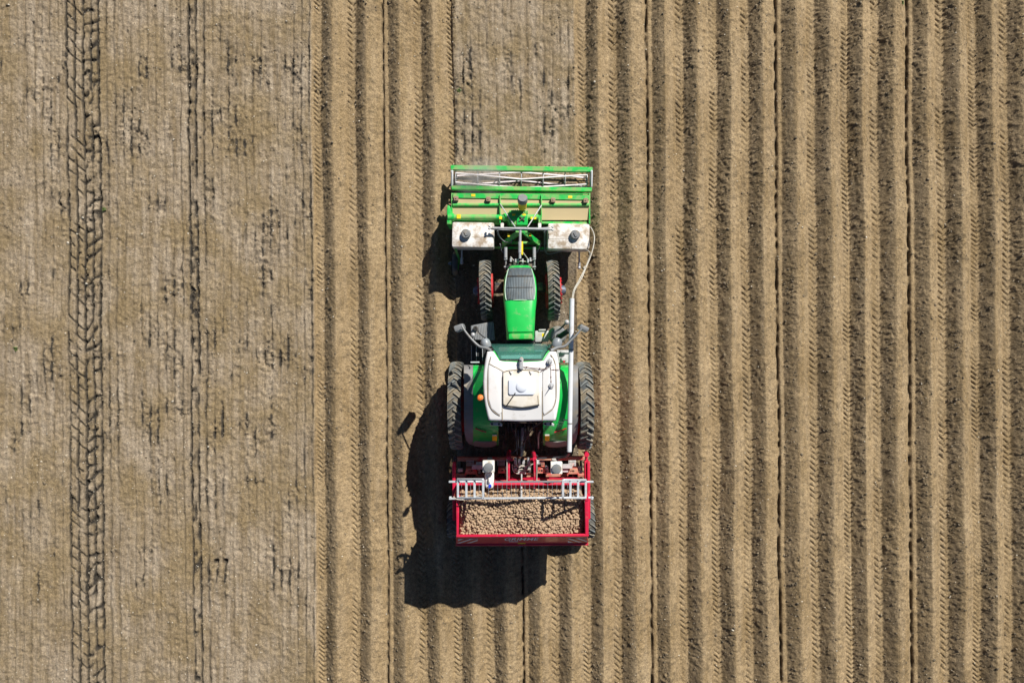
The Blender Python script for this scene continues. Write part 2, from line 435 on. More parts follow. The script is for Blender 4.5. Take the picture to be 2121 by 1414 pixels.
quads = np.stack([ii[:-1, :-1], ii[:-1, 1:], ii[1:, 1:], ii[1:, :-1]], -1).reshape(-1, 4)
me = bpy.data.meshes.new("field")
me.vertices.add(len(co)); me.vertices.foreach_set('co', co.ravel())
nq = len(quads); me.loops.add(nq * 4); me.loops.foreach_set('vertex_index', quads.ravel())
me.polygons.add(nq); me.polygons.foreach_set('loop_start', np.arange(0, nq * 4, 4, dtype=np.int32))
me.polygons.foreach_set('use_smooth', np.ones(nq, dtype=bool))
at = me.attributes.new('ridged', 'FLOAT', 'POINT'); at.data.foreach_set('value', ridged.astype(np.float32).ravel())
# moist tracks, drill slots darker, and shade painted into flanks away from the sun
damp_shade = np.clip(ridged * slope_zone * np.where(leftflank, 0.32, 0.05) * (0.8 + .4 * rough_n) + ridged * slotd * .9 + ridged * np.where(leftflank, .22, .38) * np.clip(c4 * 2.4 - 1.45, 0, 1) + tilled * .4 + (1 - ridged) * (1 - tilled) * WET, 0, 1)
at = me.attributes.new('moist_shade', 'FLOAT', 'POINT'); at.data.foreach_set('value', damp_shade.astype(np.float32).ravel())
me.update(); me.validate()
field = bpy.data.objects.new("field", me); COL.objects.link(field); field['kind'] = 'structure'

def soil_material(name, use_attr=True):
    m = bpy.data.materials.new(name); m.use_nodes = True
    n, l = m.node_tree.nodes, m.node_tree.links; p = n["Principled BSDF"]
    p.inputs["Roughness"].default_value = 0.95; p.inputs["Specular IOR Level"].default_value = 0.15
    tc = n.new("ShaderNodeTexCoord")
    def noise(sc, det=5, rough=.6, mapping=None):
        q = n.new("ShaderNodeTexNoise"); q.inputs["Scale"].default_value = sc; q.inputs["Detail"].default_value = det; q.inputs["Roughness"].default_value = rough
        if mapping:
            mp = n.new("ShaderNodeMapping"); mp.inputs["Scale"].default_value = mapping; l.new(tc.outputs["Object"], mp.inputs[0]); l.new(mp.outputs[0], q.inputs["Vector"])
        else: l.new(tc.outputs["Object"], q.inputs["Vector"])
        return q.outputs["Fac"]
    def mix(f, a, b, mode='MIX'):
        q = n.new("ShaderNodeMixRGB"); q.blend_type = mode
        for i, v in ((0, f), (1, a), (2, b)):
            if isinstance(v, (int, float)): q.inputs[i].default_value = v
            elif isinstance(v, tuple): q.inputs[i].default_value = (*v, 1)
            else: l.new(v, q.inputs[i])
        return q.outputs[0]
    def rng_(v, a, b, c, d):
        q = n.new("ShaderNodeMapRange"); q.inputs[1].default_value = a; q.inputs[2].default_value = b; q.inputs[3].default_value = c; q.inputs[4].default_value = d
        l.new(v, q.inputs[0]); return q.outputs[0]
    streak = noise(1.0, 6, .6, (7.0, 0.55, 1)); big = noise(0.7, 5, .6); grain = noise(38, 4, .7); fine = noise(110, 3, .6)
    crustc = mix(rng_(streak, .35, .65, 0, 1), (0.215, 0.164, 0.104), (0.372, 0.305, 0.226))
    crustc = mix(rng_(big, .42, .60, 0, .75), crustc, (0.225, 0.165, 0.085))
    ridgec = mix(rng_(big, .35, .65, 0, 1), (0.240, 0.170, 0.088), (0.340, 0.250, 0.142))
    ridgec = mix(rng_(streak, .4, .7, 0, .4), ridgec, (0.425, 0.33, 0.215))
    mid = noise(11, 4, .65)
    if use_attr:
        a = n.new("ShaderNodeAttribute"); a.attribute_name = 'ridged'
        b = n.new("ShaderNodeAttribute"); b.attribute_name = 'moist_shade'
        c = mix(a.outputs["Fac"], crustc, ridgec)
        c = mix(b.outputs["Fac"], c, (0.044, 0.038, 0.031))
    else: c = mix(rng_(big, .4, .6, 0, 1), (0.16, 0.13, 0.092), (0.25, 0.20, 0.135))
    c = mix(0.75, c, rng_(mid, .32, .68, .70, 1.28), 'MULTIPLY')
    c = mix(0.8, c, rng_(grain, .3, .7, .48, 1.5), 'MULTIPLY')
    c = mix(0.7, c, rng_(fine, .3, .7, .72, 1.28), 'MULTIPLY')
    l.new(c, p.inputs["Base Color"])
    bm1 = n.new("ShaderNodeBump"); bm1.inputs["Strength"].default_value = 0.9; bm1.inputs["Distance"].default_value = 0.022
    l.new(grain, bm1.inputs["Height"])
    bm2 = n.new("ShaderNodeBump"); bm2.inputs["Strength"].default_value = 0.8; bm2.inputs["Distance"].default_value = 0.008
    l.new(fine, bm2.inputs["Height"]); l.new(bm1.outputs[0], bm2.inputs["Normal"]); l.new(bm2.outputs[0], p.inputs["Normal"])
    return m
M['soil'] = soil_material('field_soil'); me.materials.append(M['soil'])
M['clod'] = soil_material('clod_soil', False)
M['stone'] = mat('pale_stone', (0.52, 0.47, 0.38), 0.8, var=0.35, scale=3)

def ground_z(x, y):
    i = np.clip(np.searchsorted(XS, x), 0, NX - 1); j = np.clip(np.searchsorted(YS, y), 0, NY - 1)
    return Z[j, i]
ico = bmesh.new(); bmesh.ops.create_icosphere(ico, subdivisions=1, radius=1.0)
ICO_V = np.array([v.co[:] for v in ico.verts], dtype=np.float32); ICO_F = np.array([[v.index for v in f.verts] for f in ico.faces], dtype=np.int32); ico.free()
def scatter(name, material, xs, ys, zs, sizes, flat=0.7, jit=0.28, subkeep=None):
    n = len(xs); nv = len(ICO_V)
    V_ = ICO_V[None] * (1 + rng.normal(0, jit, (n, nv, 1))) * sizes[:, None, None]
    st = rng.uniform(.7, 1.3, (n, 1, 3)); st[..., 2] *= flat
    V_ = V_ * st
    an = rng.uniform(0, 6.283, n); cs, sn = np.cos(an)[:, None], np.sin(an)[:, None]
    x = V_[..., 0] * cs - V_[..., 1] * sn + xs[:, None]; y = V_[..., 0] * sn + V_[..., 1] * cs + ys[:, None]; z = V_[..., 2] + zs[:, None]
    P = np.stack([x, y, z], -1).reshape(-1, 3).astype(np.float32)
    F_ = (ICO_F[None] + (np.arange(n) * nv)[:, None, None]).reshape(-1, 3).astype(np.int32)
    m = bpy.data.meshes.new(name); m.vertices.add(len(P)); m.vertices.foreach_set('co', P.ravel())
    m.loops.add(F_.size); m.loops.foreach_set('vertex_index', F_.ravel()); m.polygons.add(len(F_)); m.polygons.foreach_set('loop_start', np.arange(0, F_.size, 3, dtype=np.int32))
    m.update(); m.validate(); m.materials.append(material)
    o = bpy.data.objects.new(name, m); COL.objects.link(o); return o
# crumbled clods: mostly on the shaded flanks and in the broken patches of the seedbed
N = 160000
cx = rng.uniform(-12, 12, N); cy = rng.uniform(-8.1, 8.1, N)
ci = np.clip(np.searchsorted(XS, cx), 0, NX - 1); cj = np.clip(np.searchsorted(YS, cy), 0, NY - 1)
keep = rng.random(N) < (0.06 + 0.65 * np.minimum(damp_shade[cj, ci], .6)) * (1 - 0.9 * (ismark[cj, ci] & (D[cj, ci] < 7))) + .25 * (1 - ridged[cj, ci]) * np.clip(patch[cj, ci], 0, 1)
cx, cy = cx[keep], cy[keep]; sz = rng.lognormal(math.log(0.0105), 0.38, len(cx)).clip(.005, .035)
o = scatter('soil_clods', M['clod'], cx, cy, ground_z(cx, cy) + sz * .2, sz)
tag(o, 'dark crumbly soil clods scattered over the ridge flanks and seedbed', 'soil clods', kind='stuff')
N = 6500
cx = rng.uniform(-12, 12, N); cy = rng.uniform(-8.1, 8.1, N); ci = np.clip(np.searchsorted(XS, cx), 0, NX - 1); cj = np.clip(np.searchsorted(YS, cy), 0, NY - 1)
keep = rng.random(N) < np.where(ridged[cj, ci] > .5, .45, .9)
cx, cy = cx[keep], cy[keep]; sz = rng.lognormal(math.log(0.0085), 0.35, len(cx)).clip(.005, .026)
o = scatter('field_stones', M['stone'], cx, cy, ground_z(cx, cy) + sz * .25, sz)
tag(o, 'small pale stones scattered over the bare soil', 'stones', kind='stuff')

# a few weeds
M['weed'] = mat('weed_leaf', (0.10, 0.14, 0.035), 0.6, var=0.35, scale=20)
for q, (px, py, lab) in enumerate(((951, 188, 'small dark green weed in the unplanted strip above the green tiller'),
                                   (1867, 7, 'small weed on a ridge at the top edge of the field, right of the tractor'),
                                   (34, 722, 'small weed in the flat seedbed at the far left edge of the field'),
                                   (216, 433, 'small weed beside the old wheel track at the left'))):
    p = world(px, py, 0); z0 = float(ground_z(p.x, p.y)); b = MB()
    for k in range(16):
        a = random.uniform(0, 6.28); L = random.uniform(.03, .075); wd = L * .28
        d = Vector((math.cos(a), math.sin(a), 0)); sd = Vector((-d.y, d.x, 0)); up = random.uniform(.01, .05)
        b.sheet([[d * 0.004 - sd * wd * .3, d * L * .5 - sd * wd + Vector((0, 0, up)), d * L + Vector((0, 0, up * .7)) - sd * .003],
                 [d * 0.004 + sd * wd * .3, d * L * .5 + sd * wd + Vector((0, 0, up)), d * L + Vector((0, 0, up * .7)) + sd * .003]], .0015)
    o = b.build('weed_tuft', M['weed']); o.location = (p.x, p.y, z0); tag(o, lab, 'weed', 'weeds in the bare soil')

# ------------------------------------------------------------------ wheels
def make_wheel(parent, center, Rr, wd, rimR, nl, out, name='wheel', rot=0.0, lugh=0.035, rimmat='rimred', hub=True, hublen=.12, lug_ang=.75, flange=(1, -1)):
    """part: rim; sub-parts: tyre, tread, hub"""
    b = MB()
    f = rimR
    prof = [(-.44 * wd, f + .02), (-.44 * wd, f - .015), (-.2 * wd, f - .06), (.2 * wd, f - .06), (.44 * wd, f - .015), (.44 * wd, f + .02), (.3 * wd, f - .02), (-.3 * wd, f - .02)]
    b.lathe(prof, (0, 0, 0), 'X', 40)
    disc = [(out * .16 * wd, f - .05), (out * .30 * wd, f * .62), (out * .30 * wd, f * .36), (out * .2 * wd, 0.001), (out * .12 * wd, .001), (out * .22 * wd, f * .36), (out * .22 * wd, f * .6), (out * .08 * wd, f - .05)]
    b.lathe(disc, (0, 0, 0), 'X', 40)
    for k in range(10):
        a = k * math.pi / 5
        b.cyl((out * .30 * wd, math.cos(a) * f * .48, math.sin(a) * f * .48), (out * .30 * wd + out * .03, math.cos(a) * f * .48, math.sin(a) * f * .48), .018, n=6)
    if nl > 1:
        for sd in flange:
            xo = out * sd * (.5 * wd + (.045 if sd > 0 else .03)); xi = out * sd * .3 * wd
            b.lathe([(xi, f * .2), (xo, f * .2), (xo, f * (.74 if sd > 0 else .93)), (xi, f * (.74 if sd > 0 else .93))], (0, 0, 0), 'X', 36)
        for k in range(16 if 1 in flange else 0):
            a = k * math.pi / 8; xo = out * (.5 * wd + .045)
            b.cyl((xo - .01 * out, math.cos(a) * f * .68, math.sin(a) * f * .68), (xo + out * .022, math.cos(a) * f * .68, math.sin(a) * f * .68), .016, n=6)
    w_ = b.build(name, M[rimmat], parent); w_.location = center; w_.rotation_euler = (0, 0, rot)
    Rc = Rr - lugh
    b = MB()
    prof = [(-.40 * wd, f), (-.47 * wd, f + .25 * (Rc - f)), (-.50 * wd, f + .6 * (Rc - f)), (-.49 * wd, Rc - .10 * (Rc - f)), (-.44 * wd, Rc - .035), (-.25 * wd, Rc - .008), (0, Rc),
            (.25 * wd, Rc - .008), (.44 * wd, Rc - .035), (.49 * wd, Rc - .10 * (Rc - f)), (.50 * wd, f + .6 * (Rc - f)), (.47 * wd, f + .25 * (Rc - f)), (.40 * wd, f), (.3 * wd, f - .01), (-.3 * wd, f - .01)]
    b.lathe(prof, (0, 0, 0), 'X', 72)
    b.build('tyre', M['tyre'], w_)
    b = MB()
    for side in (-1, 1):
        for k in range(nl):
            a0 = 2 * math.pi * (k + (.5 if side > 0 else 0)) / nl
            secs = []
            for t in (-.04, .16, .30, .42, .49):
                # chevron seen from above: apex towards the front (+y) on the top of the tyre
                ang = a0 + lug_ang * (max(t, 0) ** 1.1) * wd * 1.25 / Rr
                rt = Rr - .028 * (max(t, 0) / .5) ** 3
                rb = Rc - .03 - .05 * (t / .5) ** 4
                hw_t = (.0135 + .006 * t) * (Rr / .9) ** .5; hw_b = hw_t * 1.5
                def pt(da, r_): return (side * t * wd, math.cos(ang + da / r_) * r_, math.sin(ang + da / r_) * r_)
                secs.append([pt(-hw_b, rb), pt(-hw_t, rt), pt(hw_t, rt), pt(hw_b, rb)])
            b.loft(secs)
    b.build('tread', M['lug'], w_, smooth=False)
    if hub:
        b = MB()
        b.cyl((out * .05, 0, 0), (out * (.5 * wd + .03 + hublen), 0, 0), f * .30, f * .27, 20)
        b.cyl((out * (.5 * wd + .03 + hublen), 0, 0), (out * (.5 * wd + .06 + hublen), 0, 0), f * .2, f * .16, 20)
        b.build('hub', M['hubblue'], w_)
    return w_

# ------------------------------------------------------------------ the tractor
FT = Fr(1076.5, 760, R(0.5))
tr = thing('tractor', FT, 'green tractor with a white cab roof, between the green front tiller and the red planter', 'tractor')
P = FT.P
# hood
def hood_sec(c, y, hw, zt, zb, cxp=1046, grow=1.0, sharp=.16):
    k = FT.S(c, zt); ctr = P(c, cxp, y, zt); h_ = hw * k; pts = []
    n = 14
    for i in range(n + 1):
        a = math.pi * i / n
        cx_ = -math.cos(a); sx_ = math.sin(a)
        ex = math.copysign(abs(cx_) ** .42, cx_) * h_; ez = zt - sharp + sharp * (abs(sx_) ** .7)
        pts.append((ctr.x + ex, ctr.y, ez))
    pts = [(ctr.x - h_ * .97, ctr.y, zb)] + pts + [(ctr.x + h_ * .97, ctr.y, zb)]
    return pts
HS = [(288, 112, 1.32, .95, 1042), (300, 128, 1.42, .9, 1042), (330, 150, 1.50, .86, 1043), (440, 194, 1.60, .84, 1043), (570, 208, 1.69, .84, 1044), (710, 205, 1.76, .84, 1045), (850, 190, 1.81, .88, 1046), (1000, 181, 1.85, .9, 1047), (1100, 175, 1.87, .9, 1048)]
b = MB(FT); b.loft([hood_sec('B', y, hw, zt, zb, cx) for y, hw, zt, zb, cx in HS] + [hood_sec('B', 1110, 174, 1.845, .9, 1048), hood_sec('B', 1198, 171, 1.84, .9, 1049)])
hood = b.build('hood', M['green'], tr, angle=50)
GS = [(288.5, 109, 1.332, 1042), (330, 139, 1.516, 1043), (440, 166, 1.614, 1043), (580, 181, 1.708, 1044), (690, 172, 1.766, 1045), (712, 162, 1.772, 1045)]
def cap_sec(y, hw, zt, cx_, full):
    k = FT.S('B', zt); c = P('B', cx_, y, zt); h_ = hw * k
    out_ = []
    for i in range(13):
        t = -1 + 2 * i / 12
        out_.append((c.x + t * h_, c.y, zt - .16 * (1 - (1 - min(1, abs(t) * hw / full) ** 4.76) ** .35) - .0))
    return out_
b = MB(FT); b.sheet([cap_sec(y, hw, zt, cx, f) for (y, hw, zt, cx), f in zip(GS, (112, 150, 194, 208, 206, 205))], -.03)
gr = b.build('grille', M['grille'], hood, angle=60)
b = MB(FT)      # slats of the grille
for j in range(-8, 9):
    rows = []
    for (y, hw, zt, cx_), f in list(zip(GS, (112, 150, 194, 208, 206, 205)))[:]:
        t = j / 9.0; k = FT.S('B', zt); c = P('B', cx_, y, zt)
        rows.append((c.x + t * hw * k, c.y, zt + .003 - .16 * (1 - (1 - min(1, abs(t) * hw / f) ** 4.76) ** .35)))
    b.tube(rows, .0045, 4, smooth=False)
for (y, zt, f, hw) in ((415, 1.598, 186, 160), (428, 1.608, 190, 163), (560, 1.698, 207, 172)):
    k = FT.S('B', zt); c = P('B', 1044, y, zt)
    b.tube([(c.x + t * hw * k, c.y, zt + .004 - .16 * (1 - (1 - min(1, abs(t) * hw / f) ** 4.76) ** .35)) for t in [-.95 + .1 * i for i in range(20)]], .007, 5, smooth=False)
b.build('grille_slats', M['dark'], gr)
b = MB(FT)      # pale edge trim around the grille
for sgn in (-1, 1):
    pts = []
    for (y, hw, zt, cx_), f in zip(GS[1:], (150, 194, 208, 206, 205)):
        t = sgn; k = FT.S('B', zt); c = P('B', cx_, y, zt)
        pts.append((c.x + t * hw * k * 1.02, c.y, zt + .0 - .16 * (1 - (1 - min(1, hw * 1.02 / f) ** 4.76) ** .35)))
    b.tube(pts, .008, 6)
p0 = P('B', 884, 714, 1.77); p1 = P('B', 1206, 714, 1.77); b.tube([(p0.x, p0.y, 1.71), ((p0.x * .7 + p1.x * .3), p0.y, 1.77), ((p0.x * .3 + p1.x * .7), p0.y, 1.77), (p1.x, p1.y, 1.71)], .008, 6)
M['trim'] = mat('pale_green_trim', (0.45, 0.66, 0.48), 0.4)
b.build('grille_trim', M['trim'], hood)
b = MB(FT); b.pbox('B', 905, 1195, 1128, 1190, 1.862, 1.80, .02); b.build('hood_scoop', M['tgreen'], hood)
b = MB(FT); b.pbox('B', 870, 1225, 1200, 1235, 1.55, .8, .01); b.build('firewall', M['black'], tr)
# engine, chassis, axles
b = MB(FT)
b.pbox('B', 905, 1185, 420, 1200, .95, .55, .02); b.pbox('B', 960, 1130, 330, 430, .9, .5, .02)
b.pbox('C', 880, 1230, 40, 1150, 1.12, .45, .03); b.pbox('C', 960, 1160, 1150, 1260, .95, .5, .03)
b.build('chassis', M['dark'], tr)
b = MB(FT)
pl, pr = P('B', 640, 590, .65), P('B', 1480, 570, .65)
b.beam((pl.x, pl.y, .62), (pr.x, pr.y, .62), .16, .16, .02); b.pbox('B', 735, 830, 500, 625, .80, .55, .02); b.pbox('B', 1260, 1325, 500, 600, .80, .55, .02)
b.build('front_axle', M['dark'], tr)
b = MB(FT)
pl, pr = P('C', 250, 890, .95), P('C', 1850, 890, .95)
b.cyl((pl.x + .1, pl.y, .95), (pr.x - .1, pr.y, .95), .13, n=20); b.cyl((-.45, pl.y, .95), (.45, pl.y, .95), .26, n=24)
b.build('rear_axle', M['dark'], tr)
for (c, x, y, o_) in (('B', 620, 600, -1), ('B', 1461, 600, 1)):
    p = P(c, x, y, 1.2); q = P(c, x, y, .66)
    make_wheel(tr, (p.x, q.y + (0.0), .655), .67, .255, .40, 32, o_, rot=R(1.4), hublen=.10)
for (c, x, y, o_) in (('C', 238, 880, -1), ('C', 1868, 880, 1)):
    p = P(c, x, y, 1.8); q = P(c, x, y, .95)
    make_wheel(tr, (p.x, q.y, .94), .95, .275, .62, 34, o_, hublen=-.02, flange=(-1,))
# fenders
def fender(side):
    st = [(385, .98), (392, 1.30), (410, 1.52), (470, 1.70), (600, 1.80), (760, 1.84), (930, 1.80), (1100, 1.72), (1220, 1.60), (1310, 1.42), (1352, 1.22), (1368, 1.05)]
    def strip(xa, xb, lift=0.0, xar=None, xbr=None, tail=0):
        rows = []
        for i, (y, z) in enumerate(st):
            q = max(0, (i - 7) / 4.0); xo = xa + ((xar if xar is not None else xa) - xa) * q ** 2; xi = xb + ((xbr if xbr is not None else xb) - xb) * q ** 2
            kz = 0.0
            row = []
            for j in range(7):
                x = xo + (xi - xo) * j / 6
                dz = 0
                row.append(P('C', x, y, z + lift + dz))
            rows.append(row)
        return rows
    if side < 0: g = strip(472, 780); e = strip(360, 476, -.02, 470, 478)
    else: g = strip(1640, 1326); e = strip(1752, 1636, -.02, 1650, 1634)
    fo = MB(FT).sheet(g, -.03 if side < 0 else .03).build('fender', M['green'], tr, angle=60)
    MB(FT).sheet(e, -.03 if side < 0 else .03).build('fender_edge', M['fenderblack'], fo, angle=60)
    # dark lower lip at the rear
    xr = [430, 500, 600, 700, 780] if side < 0 else [1670, 1600, 1500, 1400, 1326]
    yr = [1325, 1362, 1376, 1372, 1340]
    b = MB(FT)
    top = [P('C', x, y - 70 + (0 if i in (0, 4) else 5), 1.40) for i, (x, y) in enumerate(zip(xr, yr))]; bot = [P('C', x, y, 1.02) for x, y in zip(xr, yr)]
    mid = [P('C', x, y - 18, 1.24) for x, y in zip(xr, yr)]
    b.sheet([top, mid, bot], .03 if side < 0 else -.03); b.build('mudguard', M['fenderblack'], fo, angle=60)
    x = (706, 763) if side < 0 else (1348, 1402)
    b = MB(FT)
    b.slab([P('C', x[0], 1250, 1.60), P('C', x[1], 1250, 1.60), P('C', x[1], 1308, 1.47), P('C', x[0], 1308, 1.47)], .014); s_ = b.build('sticker', M['yellow'], fo)
    b = MB(FT); b.slab([P('C', x[0], 1236, 1.615), P('C', x[1], 1236, 1.615), P('C', x[1], 1249, 1.60), P('C', x[0], 1249, 1.60)], .014); b.build('sticker_header', M['white'], s_)
    # tail light slash
    b = MB(FT)
    if side < 0: b.tube([P('C', 500, 1160, 1.70), P('C', 560, 1185, 1.675), P('C', 630, 1205, 1.655)], .014)
    else: b.tube([P('C', 1610, 1160, 1.70), P('C', 1540, 1185, 1.675), P('C', 1462, 1208, 1.655)], .014)
    b.build('tail_light', M['rimred'], fo)
fender(-1); fender(1)
# cab
RO = [(640, 228), (700, 218), (724, 232), (792, 334), (860, 342), (1040, 345), (1250, 342), (1325, 334), (1392, 236), (1412, 222), (1488, 226),
      (1512, 330), (1530, 470), (1533, 640), (1527, 800), (1512, 900), (1490, 1020), (1478, 1060), (1462, 1069), (1300, 1072), (1060, 1078), (830, 1072), (690, 1068), (662, 1060), (646, 1010), (618, 880), (598, 740), (592, 590), (600, 450), (620, 320)]
b = MB(FT); b.pprism('C', RO, 2.86, 2.62, .045, 3)
roof = b.build('cab_roof', M['roof'], tr, angle=30)
b = MB(FT)
b.pprism('C', [(655, 400), (690, 300), (720, 300), (735, 420), (820, 470), (822, 960), (790, 1000), (690, 920), (655, 800)], 2.885, 2.855, .02)
b.pprism('C', [(1475, 400), (1440, 300), (1400, 300), (1395, 420), (1320, 470), (1320, 960), (1340, 1000), (1440, 920), (1478, 800)], 2.885, 2.855, .02)
b.build('roof_panel', M['roof'], roof, angle=30)
b = MB(FT)
for pts in ([(690, 285), (658, 420), (650, 640), (655, 820), (690, 915), (740, 970), (800, 1004)], [(1420, 262), (1470, 360), (1484, 560), (1482, 800), (1445, 915), (1390, 965), (1332, 1000)]):
    b.tube([P('C', x, y, 2.868) for x, y in pts], .009, 6)
b.tube([P('C', 668, 372, 2.885), P('C', 850, 472, 2.885)], .008, 6, smooth=False)
b.tube([P('C', 824, 915, 2.862), P('C', 828, 1062, 2.862)], .011, 6, smooth=False); b.tube([P('C', 1318, 700, 2.862), P('C', 1318, 1062, 2.862)], .011, 6, smooth=False)
M['seam'] = mat('dirty_seam', (0.30, 0.25, 0.18), 0.8); b.build('roof_seam', M['seam'], roof)
b = MB(FT); b.pprism('C', [(832, 485), (850, 460), (960, 448), (1160, 448), (1275, 462), (1290, 490), (1283, 870), (1070, 908), (860, 882), (834, 865)], 2.900, 2.85, .02); hatch = b.build('roof_hatch', M['hatch'], roof, angle=30)
b = MB(FT)
b.tube([P('C', x, y, 2.897) for x, y in ((836, 868), (870, 888), (960, 903), (1070, 908), (1180, 900), (1278, 875))], .014, 6)
b.tube([P('C', 834, 520, 2.896), P('C', 832, 868, 2.896)], .009, 6, smooth=False)
b.build('hatch_seal', M['black'], hatch)
b = MB(FT); b.tube([P('C', x, y, 2.897) for x, y in ((848, 474), (900, 456), (1060, 446), (1230, 456), (1280, 478))], .012, 6); b.tube([P('C', 1262, 760, 2.905), P('C', 1268, 860, 2.905)], .006, 6)
b.build('hatch_gutter', M['seam'], hatch)
b = MB(FT)
for x in (940, 1182): b.pprism('C', [(x - 26, 462), (x + 26, 462), (x + 14, 480), (x + 6, 498), (x - 8, 498), (x - 14, 480)], 2.925, 2.895, .004)
b.build('hatch_hinge', M['white'], hatch)
M['gps'] = mat('receiver_white', (0.66, 0.70, 0.78), 0.35, var=.03)
b = MB(FT); b.pprism('C', [(920, 556), (1205, 556), (1222, 574), (1222, 735), (1205, 752), (920, 752), (903, 735), (903, 574)], 2.93, 2.89, .012); rec = b.build('receiver', M['gps'], roof, angle=30)
b = MB(FT); p = P('C', 1060, 655, 2.94); b.ball((p.x, p.y, 2.928), (.105, .105, .035), 3); b.build('receiver_dome', M['gps'], rec)
b = MB(FT); b.tube([P('C', 987, 728, 2.945), P('C', 880, 882, 2.915)], .011, 6, smooth=False); b.build('strut_rod', M['black'], rec)
b = MB(FT)
b.pprism('C', [(1036, 310), (1050, 290), (1072, 290), (1086, 310), (1084, 385), (1090, 420), (1078, 445), (1046, 445), (1030, 420), (1036, 385)], 2.95, 2.85, .015)
p = P('C', 1060, 318, 2.95); b.cyl((p.x, p.y, 2.94), (p.x, p.y, 2.975), .022); p = P('C', 1058, 415, 2.96); b.cyl((p.x, p.y, 2.94), (p.x, p.y, 2.985), .03)
b.build('roof_camera', M['lgrey'], roof)
b = MB(FT); M['cable'] = mat('brown_cable', (0.12, 0.05, 0.04), 0.6)
b.tube([P('C', x, y, 2.875 + .01 * (i % 2)) for i, (x, y) in enumerate(((1085, 408), (1125, 412), (1200, 425), (1285, 430), (1370, 438), (1450, 446), (1530, 440)))], .006, 6)
for x, y in ((1125, 411), (1285, 430), (1450, 446), (1420, 535), (1422, 590)): b.ball(P('C', x, y, 2.885), .014, 1)
b.tube([P('C', x, y, 2.89) for x, y in ((1412, 385), (1412, 410), (1420, 450), (1420, 530), (1424, 620))], .005, 6)
b.tube([P('C', x, y, 2.885) for x, y in ((1290, 470), (1360, 425), (1440, 385))], .005, 6)
b.build('cable', M['cable'], roof)
for x, y in ((1406, 347), (1426, 638)):
    b = MB(FT); p = P('C', x, y, 2.90); b.cyl((p.x, p.y, 2.85), (p.x, p.y, 2.91), .055, .05, 20); b.cyl((p.x, p.y, 2.91), (p.x, p.y, 2.93), .035, .02, 16); b.cyl((p.x, p.y, 2.93), (p.x - .02, p.y - .03, 3.05), .012, .004, 8)
    b.build('antenna', M['lgrey'], roof)
b = MB(FT); p = P('C', 555, 790, 3.06); q = P('C', 606, 780, 2.7)
b.cyl((p.x, p.y, 2.66), (p.x, p.y, 2.90), .022, n=10); b.cyl((p.x, p.y, 2.88), (p.x, p.y, 2.93), .05, .056); b.beam((p.x, p.y, 2.68), (q.x + .02, q.y, 2.68), .03, .02); bc = b.build('beacon', M['black'], tr)
b = MB(FT); b.lathe([(2.92, .001), (2.92, .058), (3.02, .056), (3.06, .04), (3.075, .001)], (p.x, p.y, 0), 'Z', 20, closed=False); b.build('beacon_lens', M['orange'], bc)
# windshield and cab body
WS = [(126, 1.55, 365, 1056), (138, 1.95, 364, 1056), (180, 2.30, 338, 1056), (250, 2.60, 292, 1056), (318, 2.73, 262, 1056)]
rows = []
for y, z, hw, cx_ in WS:
    row = []
    for j in range(11):
        t = -1 + j / 5; pp = P('C', cx_ + t * hw, y + (10 * t * t if y < 200 else 0), z); row.append(pp)
    rows.append(row)
b = MB(FT); b.sheet(rows, .008); wsh = b.build('windshield', M['glass'], tr, angle=60)
b = MB(FT)
b.tube([P('C', x, y, z) for x, y, z in ((704, 225, 2.45), (735, 262, 2.62), (798, 328, 2.75), (900, 334, 2.78), (1056, 336, 2.78), (1210, 334, 2.78), (1312, 328, 2.75), (1372, 262, 2.62), (1406, 225, 2.45))], .020, 6, smooth=False)
b.build('windshield_seal', M['black'], wsh)
b = MB(FT); b.tube([P('C', x, y, z) for x, y, z in ((722, 218, 2.70), (744, 255, 2.76), (800, 345, 2.82), (1056, 351, 2.83), (1312, 345, 2.82), (1366, 255, 2.76), (1396, 218, 2.70))], .016, 6, smooth=False)
b.build('windshield_trim', M['green'], wsh)
b = MB(FT); b.pbox('C', 812, 1304, 266, 312, 2.60, 2.56, .01); b.build('sunblind', M['teal'], tr)
b = MB(FT)
pil = [((690, 150, 1.25), (716, 235, 2.64)), ((1418, 150, 1.25), (1396, 235, 2.64)), ((640, 600, 1.25), (606, 600, 2.64)), ((1490, 600, 1.25), (1520, 600, 2.64)), ((690, 1040, 1.3), (668, 1050, 2.64)), ((1440, 1040, 1.3), (1468, 1050, 2.64))]
for a_, b_ in pil: b.tube([P('C', *a_), P('C', *b_)], .032, 8, smooth=False)
b.build('cab_frame', M['black'], tr)
cab_base = [(690, 140), (1418, 140), (1490, 350), (1490, 900), (1440, 1050), (690, 1050), (640, 900), (640, 350)]
b = MB(FT); b.pprism('C', cab_base, 1.30, 1.02, .02); b.build('cab_floor', M['black'], tr)
def quadglass(a0, a1, b1, b0): return [P('C', *a0), P('C', *a1), P('C', *b1), P('C', *b0)]
for q in ([(690, 150, 1.28), (640, 600, 1.28), (606, 600, 2.62), (640, 250, 2.62)], [(640, 600, 1.28), (690, 1040, 1.32), (668, 1050, 2.62), (606, 600, 2.62)],
          [(1418, 150, 1.28), (1490, 600, 1.28), (1520, 600, 2.62), (1480, 250, 2.62)], [(1490, 600, 1.28), (1440, 1040, 1.32), (1468, 1050, 2.62), (1520, 600, 2.62)]):
    b = MB(FT); b.slab([P('C', *v) for v in q], .008); b.build('side_window', M['glass'], tr)
b = MB(FT); b.slab([P('C', *v) for v in ((690, 1045, 1.32), (1440, 1045, 1.32), (1468, 1055, 2.62), (668, 1055, 2.62))], .008); b.build('rear_window', M['glass'], tr)
